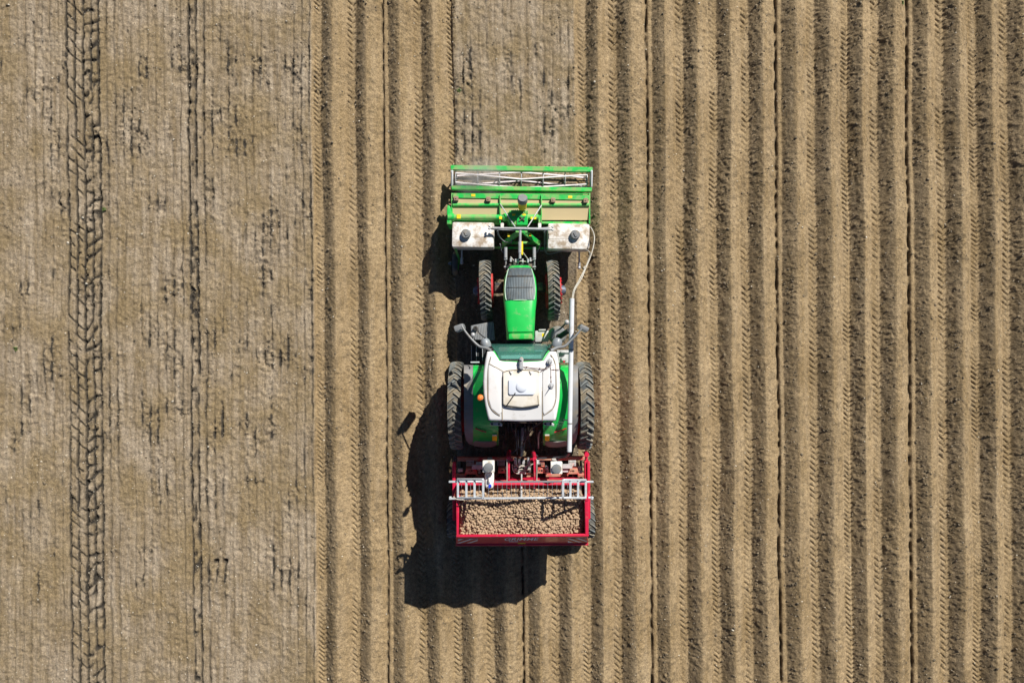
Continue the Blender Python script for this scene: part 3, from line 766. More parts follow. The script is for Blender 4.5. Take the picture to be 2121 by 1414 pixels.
# inside the cab
b = MB(FT); b.pbox('C', 780, 1330, 165, 225, 1.72, 1.3, .05); dash = b.build('dashboard', M['grey'], tr)
b = MB(FT); p = P('C', 1050, 270, 1.85); mtx = Matrix.Rotation(R(35), 3, 'X')
b.tube([Vector((p.x, p.y, 1.88)) + mtx @ Vector((.19 * math.cos(a), .19 * math.sin(a), 0)) for a in [2 * math.pi * i / 18 for i in range(19)]], .014, 6, smooth=False)
b.cyl((p.x, p.y + .06, 1.6), (p.x, p.y, 1.86), .03); b.beam(Vector((p.x - .18, p.y, 1.88)), Vector((p.x + .18, p.y, 1.88)), .03, .015); b.build('steering_wheel', M['black'], tr)
b = MB(FT); p = P('C', 1060, 600, 1.8); b.box((p.x, p.y, 1.75), (.5, .5, .14), bev=.05); b.box((p.x, p.y - .28, 2.1), (.48, .14, .7), bev=.05); b.box((p.x, p.y, 1.5), (.35, .35, .4), bev=.02); b.build('seat', M['grey'], tr)
b = MB(FT); b.box(P('C', 1270, 215, 1.95), (.17, .03, .14), bev=.01); b.build('monitor', M['teal'], tr)
# mirrors, work lights, platforms
def mirror(head, rz, arm, size):
    b = MB(FT); b.tube([P('B', *v) for v in arm], [.017, .030], 8); a_ = b.build('mirror_arm', M['grey'], tr)
    h = P('B', head[0], head[1], 2.45); b = MB(FT); b.box((h.x, h.y, 2.20), (size[0], size[1], .5), rz, .035); b.build('mirror_head', M['grey'], a_)
    b = MB(FT); off = Matrix.Rotation(rz, 3, 'Z') @ Vector((0, -size[1] / 2 - .003, 0)); b.box((h.x + off.x, h.y + off.y, 2.20), (size[0] * .84, .008, .42), rz, .003); b.build('mirror_glass', M['alu'], a_)
mirror((298, 1050), R(18), [(335, 1030, 2.52), (385, 1110, 2.54), (470, 1210, 2.56), (550, 1280, 2.58), (630, 1300, 2.60), (690, 1330, 2.64)], (.20, .12))
mirror((1828, 1055), R(-28), [(1795, 1062, 2.52), (1740, 1130, 2.54), (1660, 1210, 2.56), (1590, 1275, 2.58), (1500, 1295, 2.60), (1420, 1330, 2.64)], (.19, .095))
for x, y, sx in ((622, 1242, 66), (1498, 1235, 66)):
    b = MB(FT); p = P('B', x, y, 2.5); b.lathe([(-.09, .001), (-.09, .085), (-.05, .1), (.04, .095), (.09, .06), (.10, .001)], (0, 0, 0), 'Y', 20, closed=False)
    bmesh.ops.transform(b.bm, matrix=Matrix.Translation((p.x, p.y, 2.46)) @ Matrix.Rotation(R(20 if x < 1000 else -20), 4, 'Z'), verts=b.bm.verts)
    wl = b.build('work_light', M['mgrey'], tr)
b = MB(FT); b.ball(P('B', 470, 1140, 2.3), (.045, .05, .05), 2); b.ball(P('B', 1615, 985, 2.1), (.05, .05, .05), 2); b.build('marker_lamp', M['lgrey'], tr)
b = MB(FT); b.tube([P('B', x, y, z) for x, y, z in ((480, 1065, 1.3), (515, 1045, 1.35), (540, 1110, 1.5), (600, 1165, 1.8), (650, 1190, 2.2))], .012, 6); b.tube([P('B', x, y, z) for x, y, z in ((1600, 1000, 2.0), (1540, 1060, 1.9), (1470, 1110, 1.9), (1440, 1190, 2.2))], .018, 6); b.build('cable_loop', M['dhose'], tr)
b = MB(FT); b.pprism('B', [(442, 1032), (470, 1020), (708, 975), (716, 985), (740, 1212), (500, 1200), (445, 1130)], 1.10, .62, .015); ft = b.build('fuel_tank', M['grey'], tr)
b = MB(FT)
for k in range(14):
    x = 462 + k * 19.5; y0 = 1032 - (x - 445) * .19 + 8
    b.tube([P('B', x, y0, 1.103), P('B', x + 16, 1195, 1.103)], .006, 4, smooth=False)
b.build('tank_ribs', M['lgrey'], ft)
b = MB(FT); p = P('B', 500, 1062, 1.16); b.cyl((p.x, p.y, 1.09), (p.x, p.y, 1.17), .055, .05, 16); b.build('filler_cap', M['black'], ft)
b = MB(FT)
for x, z in ((455, .55), (515, .82), (590, 1.08)): b.pbox('C', x - 2, x + 50, 150, 335, z, z - .03, .004)
b.pbox('C', 440, 548, 346, 362, 1.12, 1.06, .004)
stp = b.build('step', M['black'], tr)
b = MB(FT)
for x, z in ((455, .556), (515, .826), (590, 1.086)): b.pbox('C', x - 7, x - 1, 150, 335, z, z - .03, .002)
b.pbox('C', 440, 548, 345, 361, 1.13, 1.121, .002); b.build('step_edge', M['alu'], stp)
b = MB(FT); b.pbox('B', 1228, 1395, 1088, 1225, 1.05, .6, .02); b.pbox('B', 1270, 1360, 1070, 1092, 1.08, 1.0, .01); tb = b.build('battery_box', M['plategrey'], tr)
b = MB(FT); b.pbox('B', 1312, 1344, 1120, 1160, 1.055, 1.048, 0); b.build('sticker', M['yellow'], tb)
b = MB(FT); p = P('B', 1505, 1140, 1.4); b.lathe([(1.0, .001), (1.0, .19), (1.34, .19), (1.40, .15), (1.41, .001)], (p.x, p.y, 0), 'Z', 28, closed=False); b.build('air_cleaner', M['grey'], tr)
b = MB(FT); b.tube([P('B', 1530, 1160, 1.55), P('B', 1640, 1085, 1.72)], .055, 14, smooth=False); b.tube([P('B', 1500, 1150, 1.3), P('B', 1535, 1157, 1.55)], .05, 12, smooth=False); b.build('exhaust', M['black'], tr)
b = MB(FT); b.pbox('C', 1490, 1650, 205, 362, 1.05, .6, .03); b.pbox('C', 1540, 1600, 215, 260, 1.12, 1.04, .015); b.pbox('C', 1545, 1612, 290, 340, 1.10, 1.04, .015); tb2 = b.build('tool_box', M['plategrey'], tr)
b = MB(FT); p = P('C', 1582, 345, 1.13); b.cyl((p.x, p.y, 1.05), (p.x, p.y, 1.12), .022, n=12); b.build('red_cap', M['red'], tb2)
for x0, x1 in ((672, 828), (1322, 1462)):
    b = MB(FT); xm = (x0 + x1) / 2; hw = (x1 - x0) / 2
    b.pprism('C', [(x0 + 2, 1105), (x0 + 20, 1088), (xm, 1082), (x1 - 30, 1086), (x1, 1108), (x1 - 4, 1136), (x1 - 28, 1130), (x0 + 20, 1124)], 2.60, 2.50, .015)
    wl = b.build('work_light', M['lgrey'], tr)
    b = MB(FT)
    for x in (x0 + 30, x1 - 42): p = P('C', x, 1107, 2.61); b.cyl((p.x, p.y, 2.58), (p.x, p.y, 2.606), .022, n=12)
    b.build('lamp_bulb', M['dark'], wl)
# rear linkage, couplings, hoses
b = MB(FT)
for x in (900, 940, 985, 1105, 1150, 1210): b.pbox('C', x - 14, x + 14, 1090, 1200, 1.35, 1.0, .01)
b.pbox('C', 860, 1290, 1080, 1100, 1.45, 1.0, .01)
for x in (870, 1250): b.beam(P('C', x, 1200, .75), P('C', x - 6, 1500, .62), .07, .1); b.tube([P('C', x, 1130, 1.3), P('C', x + 4, 1330, .8)], .03, 8, smooth=False)
b.build('rear_linkage', M['dark'], tr)
b = MB(FT); b.tube([P('C', 1078, 1140, 1.2), P('C', 1072, 1300, 1.12)], .045, 12, smooth=False); b.tube([P('C', 1068, 1300, 1.12), P('C', 1056, 1500, 1.08)], .028, 10, smooth=False); b.beam(P('C', 1020, 1180, 1.15), P('C', 1022, 1400, 1.1), .02, .03); b.build('top_link', M['hubblue'], tr)
hp = [[(1310, 1075, 2.3), (1200, 1160, 1.7), (1130, 1270, 1.45), (1080, 1350, 1.3), (1000, 1420, 1.3), (910, 1480, 1.35)],
      [(985, 1110, 1.3), (990, 1220, 1.25), (1000, 1350, 1.2), (1010, 1480, 1.2)], [(1100, 1110, 1.3), (1110, 1250, 1.2), (1090, 1400, 1.2), (1070, 1500, 1.25)],
      [(870, 1180, 1.2), (850, 1300, 1.0), (825, 1420, .9)], [(1130, 1120, 1.25), (1160, 1330, 1.1), (1200, 1440, 1.15), (1260, 1500, 1.2)],
      [(950, 1110, 1.25), (960, 1180, 1.2), (985, 1260, 1.1)]]
b = MB(FT)
for q in hp: b.tube([P('C', *v) for v in q], .012, 6)
b.build('hydraulic_hose', M['dhose'], tr)
b = MB(FT); b.tube([P('C', 1290, 1190, 1.2), P('C', 1268, 1260, 1.05), P('C', 1268, 1400, .9)], .02, 8); b.build('check_chain', M['lgrey'], tr)
# front linkage
b = MB(FT)
for x in (868, 1216):
    b.tube([P('B', x, 70, .95), P('B', x, 200, .92)], .037, 14, smooth=False); b.tube([P('B', x + 2, 190, .92), P('B', x + (0 if x < 1000 else 4), 340, .8)], .02, 10, smooth=False)
    b.pbox('B', x - 20, x + 20, 195, 225, .93, .85, .006); b.pbox('B', x - 22, x + 22, 300, 318, .85, .75, .006)
b.build('lift_cylinder', M['lgrey'], tr)
b = MB(FT)
for x in (850, 1235): b.beam(P('B', x, -40, .55), P('B', x + (40 if x < 1000 else -40), 330, .5), .07, .09)
b.pbox('B', 905, 1190, 270, 320, 1.02, .6, .02); b.pbox('B', 960, 1010, 240, 290, 1.12, .9, .01)
b.build('front_linkage', M['dark'], tr)
b = MB(FT); b.tube([P('A', 1046, 925, 1.25), P('A', 1042, 1270, 1.2)], .028, 10, smooth=False); b.tube([P('A', 1042, 1060, 1.23), P('A', 1042, 1200, 1.21)], .036, 10, smooth=False); fl = b.build('front_top_link', M['lgrey'], tr)
b = MB(FT); b.pbox('A', 1057, 1080, 1060, 1225, 1.23, 1.17, .006); b.build('link_grip', M['yellow'], fl)
b = MB(FT)
for q in ([(1075, 1190, 1.2), (1120, 1250, 1.1), (1160, 1300, 1.0), (1190, 1290, .9)], [(1030, 1270, 1.1), (980, 1300, 1.1), (930, 1250, 1.0)], [(940, 1290, 1.0), (990, 1310, 1.12), (1060, 1300, 1.15), (1130, 1310, 1.05)]):
    b.tube([P('A', *v) for v in q], .011, 6)
b.build('hydraulic_hose', M['hose'], tr)
for x, y in ((990, 1300), (1075, 1300), (930, 1290), (1170, 1285), (1140, 1300), (1015, 1305)):
    b = MB(FT); p = P('A', x, y, 1.15); b.cyl((p.x, p.y - .03, 1.12), (p.x, p.y + .05, 1.12), .022, n=10); b.build('coupling', M['lgrey'], tr)

# ------------------------------------------------------------------ the front tiller
FG = Fr(1079, 430, R(-0.85))
tl = thing('rotary_tiller', FG, 'wide dusty green rotary tiller with two white tanks, mounted on the front of the tractor', 'tiller')
P = FG.P
b = MB(FG); b.pbox('A', 195, 1930, 141, 200, .46, .36, .012); b.build('front_beam', M['tgreen'], tl)
b = MB(FG); b.pbox('A', 205, 1922, 390, 440, .74, .62, .012); b.build('roller_beam', M['tgreen'], tl)
for x in (212, 1917):
    b = MB(FG); b.pbox('A', x - 13, x + 13, 190, 395, .50, .42, .008); a_ = b.build('side_arm', M['alu'], tl)
    b = MB(FG); b.pbox('A', x - 5, x + 5, 200, 400, .55, .15, .004); b.build('bearing_plate', M['lgrey'], a_)
# cage roller with chevron bars
b = MB(FG); RRr = .205; pa = P('A', 265, 300, .22); pc_ = P('A', 1855, 300, .22); cyr = pa.y
xs_ = [pa.x + (pc_.x - pa.x) * i / 24 for i in range(25)]
for k in range(6):
    pts = []
    for i, x in enumerate(xs_):
        t = abs(i / 12 - 1); a = 2 * math.pi * (k + .64) / 6 - t * .62
        pts.append((x, cyr + RRr * math.cos(a), .215 + RRr * math.sin(a)))
    b.tube(pts, .019, 6, smooth=False)
M['rollerbar'] = mat('worn_steel_bar', (0.84, 0.76, 0.80), 0.45, 0.0, dust=.05); ro = b.build('cage_roller', M['rollerbar'], tl)
for i in range(7):
    x = pa.x + (pc_.x - pa.x) * i / 6
    b = MB(FG); b.lathe([(-.006, RRr - .035), (.006, RRr - .035), (.006, RRr + .008), (-.006, RRr + .008)], (x, cyr, .215), 'X', 28)
    for q in range(4): b.beam((x, cyr, .215), (x, cyr + (RRr - .03) * math.cos(q * math.pi / 2 + .4), .215 + (RRr - .03) * math.sin(q * math.pi / 2 + .4)), .03, .008, 0)
    b.build('roller_disc', M['lgrey'], ro)
b = MB(FG); b.cyl((pa.x, cyr, .215), (pc_.x, cyr, .215), .016, n=12); b.build('roller_shaft', M['dark'], ro)
# hood of the tiller
b = MB(FG); b.slab([P('A', 222, 535, .93), P('A', 1885, 535, .93), P('A', 1885, 612, .925), P('A', 222, 612, .925)], .012); b.slab([P('A', 222, 612, .92), P('A', 1885, 612, .92), P('A', 1885, 800, .87), P('A', 222, 800, .87)], .012)
hd = b.build('tiller_hood', M['dusty_green'], tl)
b = MB(FG); b.slab([P('A', 222, 475, .45), P('A', 1885, 475, .45), P('A', 1885, 482, .88), P('A', 222, 482, .88)], .012); b.slab([P('A', 222, 835, .25), P('A', 1885, 835, .25), P('A', 1885, 815, .80), P('A', 222, 815, .80)], .012); b.build('curtain', M['tgreen'], hd)
for x in (212, 1893):
    b = MB(FG); b.pprism('A', [(x - 8, 470), (x + 8, 470), (x + 8, 845), (x - 8, 845)], .93, .12, .004); b.build('side_plate', M['tgreen'], tl)
b = MB(FG); b.pbox('A', 222, 1885, 482, 545, .96, .86, .01); b.build('crossbeam', M['tgreen'], tl)
b = MB(FG); q0, q1 = P('A', 222, 615, .94), P('A', 1885, 615, .94); b.cyl((q0.x, q0.y, .925), (q1.x, q1.y, .925), .04, n=18); b.build('crossbeam', M['tgreen'], tl)
b = MB(FG); q0, q1 = P('A', 165, 768, .95), P('A', 850, 768, .95); b.cyl((q0.x, q0.y, .95), (q1.x, q1.y, .95), .062, n=22); q2 = P('A', 240, 768, .95); b.cyl((q0.x, q0.y, .95), (q2.x, q2.y, .95), .085, n=22); q3 = P('A', 840, 768, .95); q4 = P('A', 905, 768, .95); b.cyl((q3.x, q3.y, .95), (q4.x, q4.y, .95), .085, n=22)
q5, q6 = P('A', 1130, 765, .95), P('A', 1270, 765, .95); b.cyl((q5.x, q5.y, .95), (q6.x, q6.y, .95), .058, n=22); b.pbox('A', 1268, 1295, 740, 830, 1.0, .8, .006)
sh_ = b.build('drive_shaft_tube', M['tgreen'], tl)
b = MB(FG)
for x, y, w_, h_ in ((295, 756, 50, 52), (806, 772, 36, 36), (1207, 776, 70, 28)): b.pbox('A', x - w_ / 2, x + w_ / 2, y - h_ / 2, y + h_ / 2, 1.022, 1.0, .003)
b.build('sticker', M['yellow'], sh_)
b = MB(FG); b.pprism('A', [(152, 640), (165, 615), (190, 635), (205, 700), (207, 850), (150, 850)], 1.0, .3, .012); b.build('chain_case', M['tgreen'], tl)
b = MB(FG); b.pbox('A', 230, 820, 795, 850, .86, .74, .008); b.pbox('A', 1310, 1870, 818, 850, .86, .74, .008); b.build('rear_crossbeam', M['tgreen'], tl)
b = MB(FG); b.pbox('A', 1330, 1860, 785, 800, .85, .80, .004); b.build('wear_strip', M['dusty_green'], tl)
b = MB(FG)
for x in (800, 1305): b.pprism('A', [(x - 6, 488), (x + 6, 488), (x + 6, 835), (x - 6, 835)], 1.0, .7, .003)
b.build('rib', M['tgreen'], tl)
for x, y in ((262, 532), (656, 540), (1448, 550), (1845, 556)):
    b = MB(FG); b.pbox('A', x - 27, x + 27, y - 24, y + 32, 1.02, .88, .008); p = P('A', x, y, 1.03); b.cyl((p.x, p.y, 1.0), (p.x, p.y, 1.035), .014, n=8); b.build('bracket', M['plategrey'] if False else mat('dusty_bracket', (.30, .19, .14), .8, dust=.6), tl)
b = MB(FG)
for x, y in ((472, 498), (1655, 520)): b.pbox('A', x - 25, x + 25, y - 16, y + 14, .966, .955, .002)
b.build('sticker', M['yellow'], tl)
# gearbox
b = MB(FG); b.pprism('A', [(905, 700), (940, 675), (1120, 680), (1140, 700), (1138, 862), (1010, 868), (915, 860), (895, 800)], 1.12, .8, .03)
for k in range(10):
    x = 918 + k * 24; b.pbox('A', x - 5, x + 5, 668 + abs(k - 4.5) * 3, 720, 1.14, .95, .003)
for k in range(7): y = 715 + k * 22; b.pbox('A', 890, 925, y - 4, y + 4, 1.06, .9, .003)
gb = b.build('gearbox', M['tgreen'], tl)
b = MB(FG); b.pbox('A', 1005, 1132, 745, 860, 1.145, 1.10, .008)
gcov = b.build('gearbox_cover', M['green'], gb)
b = MB(FG); mtx = P('A', 1068, 785, 1.16)
b.beam(P('A', 1030, 815, 1.16), P('A', 1105, 755, 1.16), .025, .02); b.beam(P('A', 1040, 755, 1.165), P('A', 1100, 810, 1.165), .025, .02); b.cyl((mtx.x, mtx.y, 1.14), (mtx.x, mtx.y, 1.18), .02, n=10); b.build('yoke', M['dark'], gb)
b = MB(FG)
for x, y in ((966, 734), (1094, 734)): b.pbox('A', x - 20, x + 20, y - 12, y + 12, 1.128, 1.115, .002)
b.build('sticker', M['yellow'], gb)
b = MB(FG); e0, e1 = P('A', 1072, 640, 1.14), P('A', 1074, 566, 1.36); ax = (e1 - e0).normalized()
b.tube([e0 - ax * .02, e0, e1], [.07, .092, .098], 24, smooth=False); cn = b.build('oil_reservoir', M['yplastic'], tl)
b = MB(FG); b.tube([e1, e1 + ax * .10, e1 + ax * .125], [.106, .106, .09], 24, smooth=False); b.build('lid', M['grey'], cn)
b = MB(FG)
b.tube([P('A', 802, 605, 1.0), P('A', 985, 885, 1.2)], .012, 6, smooth=False); b.tube([P('A', 1305, 620, 1.0), P('A', 1132, 890, 1.2)], .012, 6, smooth=False)
b.build('brace_rod', M['plategrey'], tl)
# headstock
b = MB(FG)
b.beam(P('A', 1045, 940, 1.15), P('A', 850, 1085, .75), .10, .10, .01); b.beam(P('A', 1085, 940, 1.15), P('A', 1262, 1078, .75), .10, .10, .01); b.pbox('A', 985, 1135, 915, 960, 1.18, 1.0, .015)
b.pbox('A', 850, 1270, 1060, 1090, .72, .6, .01); b.pbox('A', 825, 875, 1060, 1120, .74, .5, .01); b.pbox('A', 1240, 1290, 1060, 1120, .74, .5, .01)
hs_ = b.build('headstock', M['tgreen'], tl)
b = MB(FG)
for x, y in ((905, 985), (1168, 978)): b.pbox('A', x - 14, x + 14, y - 18, y + 18, 1.09, 1.05, .002, )
b.build('sticker', M['yellow'], hs_)
b = MB(FG)
b.pbox('A', 360, 1760, 1126, 1150, .56, .48, .006); b.build('tank_beam', M['tgreen'], tl)
b = MB(FG)
b.tube([P('A', 670, 900, 1.17), P('A', 1050, 905, 1.2), P('A', 1440, 915, 1.17)], .016, 6); b.tube([P('A', 700, 885, 1.15), P('A', 820, 893, 1.18), P('A', 1300, 898, 1.18), P('A', 1420, 885, 1.15)], .013, 6); b.tube([P('A', 690, 912, 1.14), P('A', 900, 920, 1.18), P('A', 1430, 922, 1.14)], .012, 6)
for x, y in ((670, 875), (668, 905), (1440, 885), (1440, 920)): b.ball(P('A', x, y, 1.17), .026, 2)
b.pbox('A', 985, 1130, 885, 915, 1.2, 1.12, .008)
b.build('feed_pipe', M['lgrey'], tl)
b = MB(FG)
for x in (825, 1283): b.pbox('A', x - 20, x + 20, 835, 905, 1.1, .9, .01)
b.build('tank_bracket', M['white'], tl)
b = MB(FG)
for q in ([(770, 930, 1.1), (790, 1000, 1.0), (850, 1060, .9), (930, 1075, .9), (945, 1040, 1.0)], [(1350, 930, 1.1), (1345, 1050, .9), (1350, 1170, .8), (1400, 1215, .7), (1560, 1180, .7), (1760, 1160, .7)], [(800, 1090, .8), (820, 1170, .7), (850, 1200, .7)], [(1300, 1080, .8), (1270, 1160, .7), (1225, 1220, .7)], [(1340, 940, 1.0), (1360, 1100, .8)], [(1500, 1150, .7), (1530, 1180, .65), (1560, 1150, .7)]):
    b.tube([P('A', *v) for v in q], .014, 6)
b.build('hydraulic_hose', M['grey'], tl)
def tank(x0, x1, y0, y1, lx, ly, seam):
    b = MB(FG); zt = 1.03; p = P('A', (x0 + x1) / 2, (y0 + y1) / 2, zt); k = FG.S('A', zt)
    b.box((p.x, p.y, .79), ((x1 - x0) * k, (y1 - y0) * k, .48), bev=.05); t_ = b.build('spray_tank', M['tank'], tl)
    b = MB(FG); c = P('A', lx, ly, 1.05); b.lathe([(1.02, .001), (1.02, .112), (1.04, .112), (1.045, .09), (1.045, .001)], (c.x, c.y, 0), 'Z', 28, closed=False); b.build('filler_neck', M['tank'], t_)
    b = MB(FG); b.lathe([(1.03, .001), (1.03, .104), (1.10, .104), (1.125, .085), (1.13, .001)], (c.x, c.y, 0), 'Z', 28, closed=False)
    b.box((c.x, c.y, 1.135), (.05, .10, .02), .5, .004); b.build('lid', M['grey'], t_)
    b = MB(FG); b.tube([P('A', x, y, 1.029) for x, y in seam], .005, 5, smooth=False); b.build('seam', M['seam'], t_)
tank(212, 726, 824, 1132, 385, 972, [(450, 1008), (722, 1008)])
tank(1382, 1894, 840, 1155, 1715, 982, [(1386, 1026), (1630, 1026), (1676, 1080), (1676, 1150)])
# gauge wheel and stands
pw = P('A', 248, 1320, .36); qw = P('B', 250, 262, .40)
make_wheel(tl, (qw.x, qw.y, .28), .28, .145, .15, 1, -1, name='gauge_wheel', lugh=.004, rimmat='tgreen', hub=True, hublen=.03)
b = MB(FG); b.beam(P('A', 248, 1120, .8), (qw.x + .12, qw.y, .30), .05, .06); b.beam((qw.x + .12, qw.y, .28), (qw.x - .02, qw.y, .28), .04, .04); b.build('wheel_arm', M['tgreen'], tl)
b = MB(FG)
for x, y0, y1 in ((333, 1125, 1320), (1765, 1160, 1380)):
    b.tube([P('A', x, y0, .62), P('A', x, y1 - 30, .55)], .018, 8, smooth=False); b.tube([P('A', x, y1 - 60, .55), P('A', x, y1, .52)], .032, 10, smooth=False); b.ball(P('A', x, y1, .52), .04, 2)
b.build('spray_nozzle_arm', M['lgrey'], tl)
b = MB(FG); b.pbox('A', 275, 430, 1148, 1166, .5, .46, .003); b.pbox('A', 1290, 1390, 1165, 1180, .5, .46, .003); b.build('foot_plate', M['plategrey'], tl)
# tilling rotor under the hood
b = MB(FG); q0, q1 = P('A', 230, 650, .3), P('A', 1880, 650, .3); b.cyl((q0.x, q0.y, .28), (q1.x, q1.y, .28), .07, n=14)
for i in range(40):
    x = q0.x + (q1.x - q0.x) * (i + .5) / 40; a = i * 2.4; b.beam((x, q0.y, .28), (x, q0.y + .25 * math.cos(a), .28 + .25 * math.sin(a)), .05, .012, 0)
b.build('rotor', M['dark'], tl)

# ------------------------------------------------------------------ hose conduit along the tractor
pipe = thing('hose_conduit', FT, 'long grey plastic pipe with two pale hoses along the right side of the tractor', 'pipe')
P = FT.P
b = MB(FT)
pa_, pb_ = P('B', 1677, 695, 1.98), P('D', 1645, 205, 1.98)
d_ = (pb_ - pa_)
b.cyl(pa_, pb_, .049, n=24); b.build('conduit_tube', M['pipe'], pipe)
b = MB(FT); m1 = pa_ + d_ * .812; m2 = pa_ + d_ * .820; b.cyl(m1, m2, .053, n=24); m1 = pa_ + d_ * .33; m2 = pa_ + d_ * .338; b.cyl(m1, m2, .053, n=24); b.build('clamp', M['grey'], pipe)
for pts in ([(1675, 720, 1.98), (1680, 690, 1.97), (1700, 590, 1.9), (1765, 470, 1.8), (1850, 300, 1.6), (1900, 160, 1.35), (1880, 120, 1.2), (1850, 105, 1.0)],
            [(1682, 720, 1.98), (1692, 690, 1.97), (1712, 590, 1.92), (1790, 460, 1.82), (1840, 340, 1.66), (1890, 220, 1.5), (1930, 100, 1.35), (1950, -10, 1.25), (1945, -90, 1.15), (1915, -160, 1.0), (1890, -180, .9)]):
    b = MB(FT); b.tube([P('B', *v) for v in pts], .0115, 8); b.build('hose', M['hose'], pipe)
b = MB(FT); b.box(P('B', 1832, 320, 1.64), (.07, .05, .05), .9, .01); b.build('hose_tie', M['hose'], pipe)
b = MB(FT); b.tube([P('D', 1643, 190, 1.98), P('D', 1640, 225, 1.94), P('D', 1610, 255, 1.75), P('D', 1545, 270, 1.5), P('D', 1420, 280, 1.4), P('D', 1250, 290, 1.35), P('D', 1200, 300, 1.3)], .018, 8); b.tube([P('D', 1655, 190, 1.98), P('D', 1650, 230, 1.92), P('D', 1600, 270, 1.7), P('D', 1520, 290, 1.45), P('D', 1480, 320, 1.3)], .018, 8); b.build('hose', M['dhose'], pipe)
b = MB(FT)
for t in (.36, .80): q = pa_ + d_ * t; b.beam((q.x, q.y, 1.94), (q.x - .22, q.y, 1.55), .03, .02)
b.build('pipe_bracket', M['lgrey'], pipe)

# ------------------------------------------------------------------ the planter
FP = Fr(1080.5, 1030, R(0.4))
pn = thing('potato_planter', FP, 'red four row planter with a full hopper behind the tractor', 'planter')
P = FP.P
b = MB(FP); b.pbox('D', 235, 1850, 272, 318, .98, .84, .012); b.build('front_beam', M['dred'], pn)
b = MB(FP); b.pbox('D', 240, 1850, 480, 520, .95, .82, .012); b.build('frame_beam', M['dred'], pn)
b = MB(FP); q0, q1 = P('D', 260, 605, 1.92), P('D', 1850, 602, 1.92); b.cyl((q0.x, q0.y, 1.90), (q1.x, q1.y, 1.90), .032, n=14); q0, q1 = P('D', 720, 632, 1.86), P('D', 1240, 632, 1.86); b.cyl((q0.x, q0.y, 1.84), (q1.x, q1.y, 1.84), .028, n=14); b.build('cross_tube', M['red'], pn)
b = MB(FP); b.pbox('D', 218, 258, 345, 1050, 1.48, 1.28, .02); b.build('side_beam', M['red'], pn)
b = MB(FP); b.pbox('D', 1866, 1902, 330, 1030, 1.50, 1.28, .02); b.pbox('D', 1832, 1858, 320, 560, 1.45, 1.28, .012); b.pbox('D', 1846, 1872, 245, 330, 1.4, 1.2, .012); p = P('D', 1860, 245, 1.45); b.cyl((p.x, p.y, 1.2), (p.x, p.y, 1.43), .05, n=12); b.build('side_beam', M['red'], pn)
b = MB(FP); b.pbox('D', 232, 268, 265, 345, 1.3, 1.1, .012); b.tube([P('D', 205, 330, 1.3), P('D', 235, 300, 1.32)], .01, 6); b.build('side_bracket', M['dark'], pn)
# central bridge
b = MB(FP)
for x in (906, 1222):
    b.pbox('D', x - 14, x + 14, 300, 630, 1.86, 1.76, .02); p = P('D', x, 296, 1.86); b.cyl((p.x, p.y, .9), (p.x, p.y, 1.86), .045, n=14); p = P('D', x, 630, 1.86); b.cyl((p.x, p.y, 1.5), (p.x, p.y, 1.86), .04, n=14)
b.pbox('D', 920, 960, 292, 318, 1.8, 1.74, .006); b.pbox('D', 1170, 1210, 292, 318, 1.8, 1.74, .006)
b.build('bridge_frame', M['red'], pn)
b = MB(FP); b.tube([P('D', x, y, 1.88) for x, y in ((1240, 300), (1248, 330), (1248, 560), (1240, 590))], .009, 6); b.tube([P('D', x, y, 1.88) for x, y in ((888, 300), (884, 330), (884, 570), (870, 600))], .009, 6); b.build('guard_wire', M['hose'], pn)
b = MB(FP); b.pbox('D', 960, 1180, 330, 470, 1.30, 1.05, .01); hb = b.build('valve_block', M['dark'], pn)
b = MB(FP)
for x in (988, 1036, 1085, 1150): b.pbox('D', x - 16, x + 16, 295 + (18 if x in (1036, 1085) else 0), 362, 1.42, 1.2, .008)
for x, y in ((990, 415), (1045, 390), (1110, 400), (1155, 420)): b.pbox('D', x - 18, x + 18, y - 12, y + 12, 1.40, 1.25, .006)
b.build('solenoid', M['lgrey'], hb)
b = MB(FP); b.pbox('D', 1018, 1115, 448, 482, 1.44, 1.30, .008); b.build('control_box', M['plategrey'], hb)
b = MB(FP)
for q in ([(950, 360), (955, 420), (980, 460), (1020, 475)], [(965, 380), (1020, 375), (1080, 385), (1160, 372), (1225, 345)], [(975, 430), (1010, 440), (1050, 420), (1120, 430), (1165, 410)], [(1000, 360), (1030, 400), (1070, 370), (1110, 385), (1140, 365)]):
    b.tube([P('D', x, y, 1.45) for x, y in q], .010, 6)
b.build('hydraulic_hose', M['hose'], hb)
b = MB(FP); b.tube([P('D', 1062, 480, 1.5), P('D', 1062, 560, 1.7), P('D', 1062, 770, 2.22)], .016, 8, smooth=False); b.build('support_rod', M['plategrey'], pn)
b = MB(FP); b.pbox('D', 950, 1040, 530, 590, 1.15, 1.05, .006); b.pbox('D', 1080, 1170, 525, 550, 1.2, 1.1, .006); b.pbox('D', 1085, 1170, 560, 580, 1.2, 1.1, .006); b.build('deck_plate', M['dred'], pn)
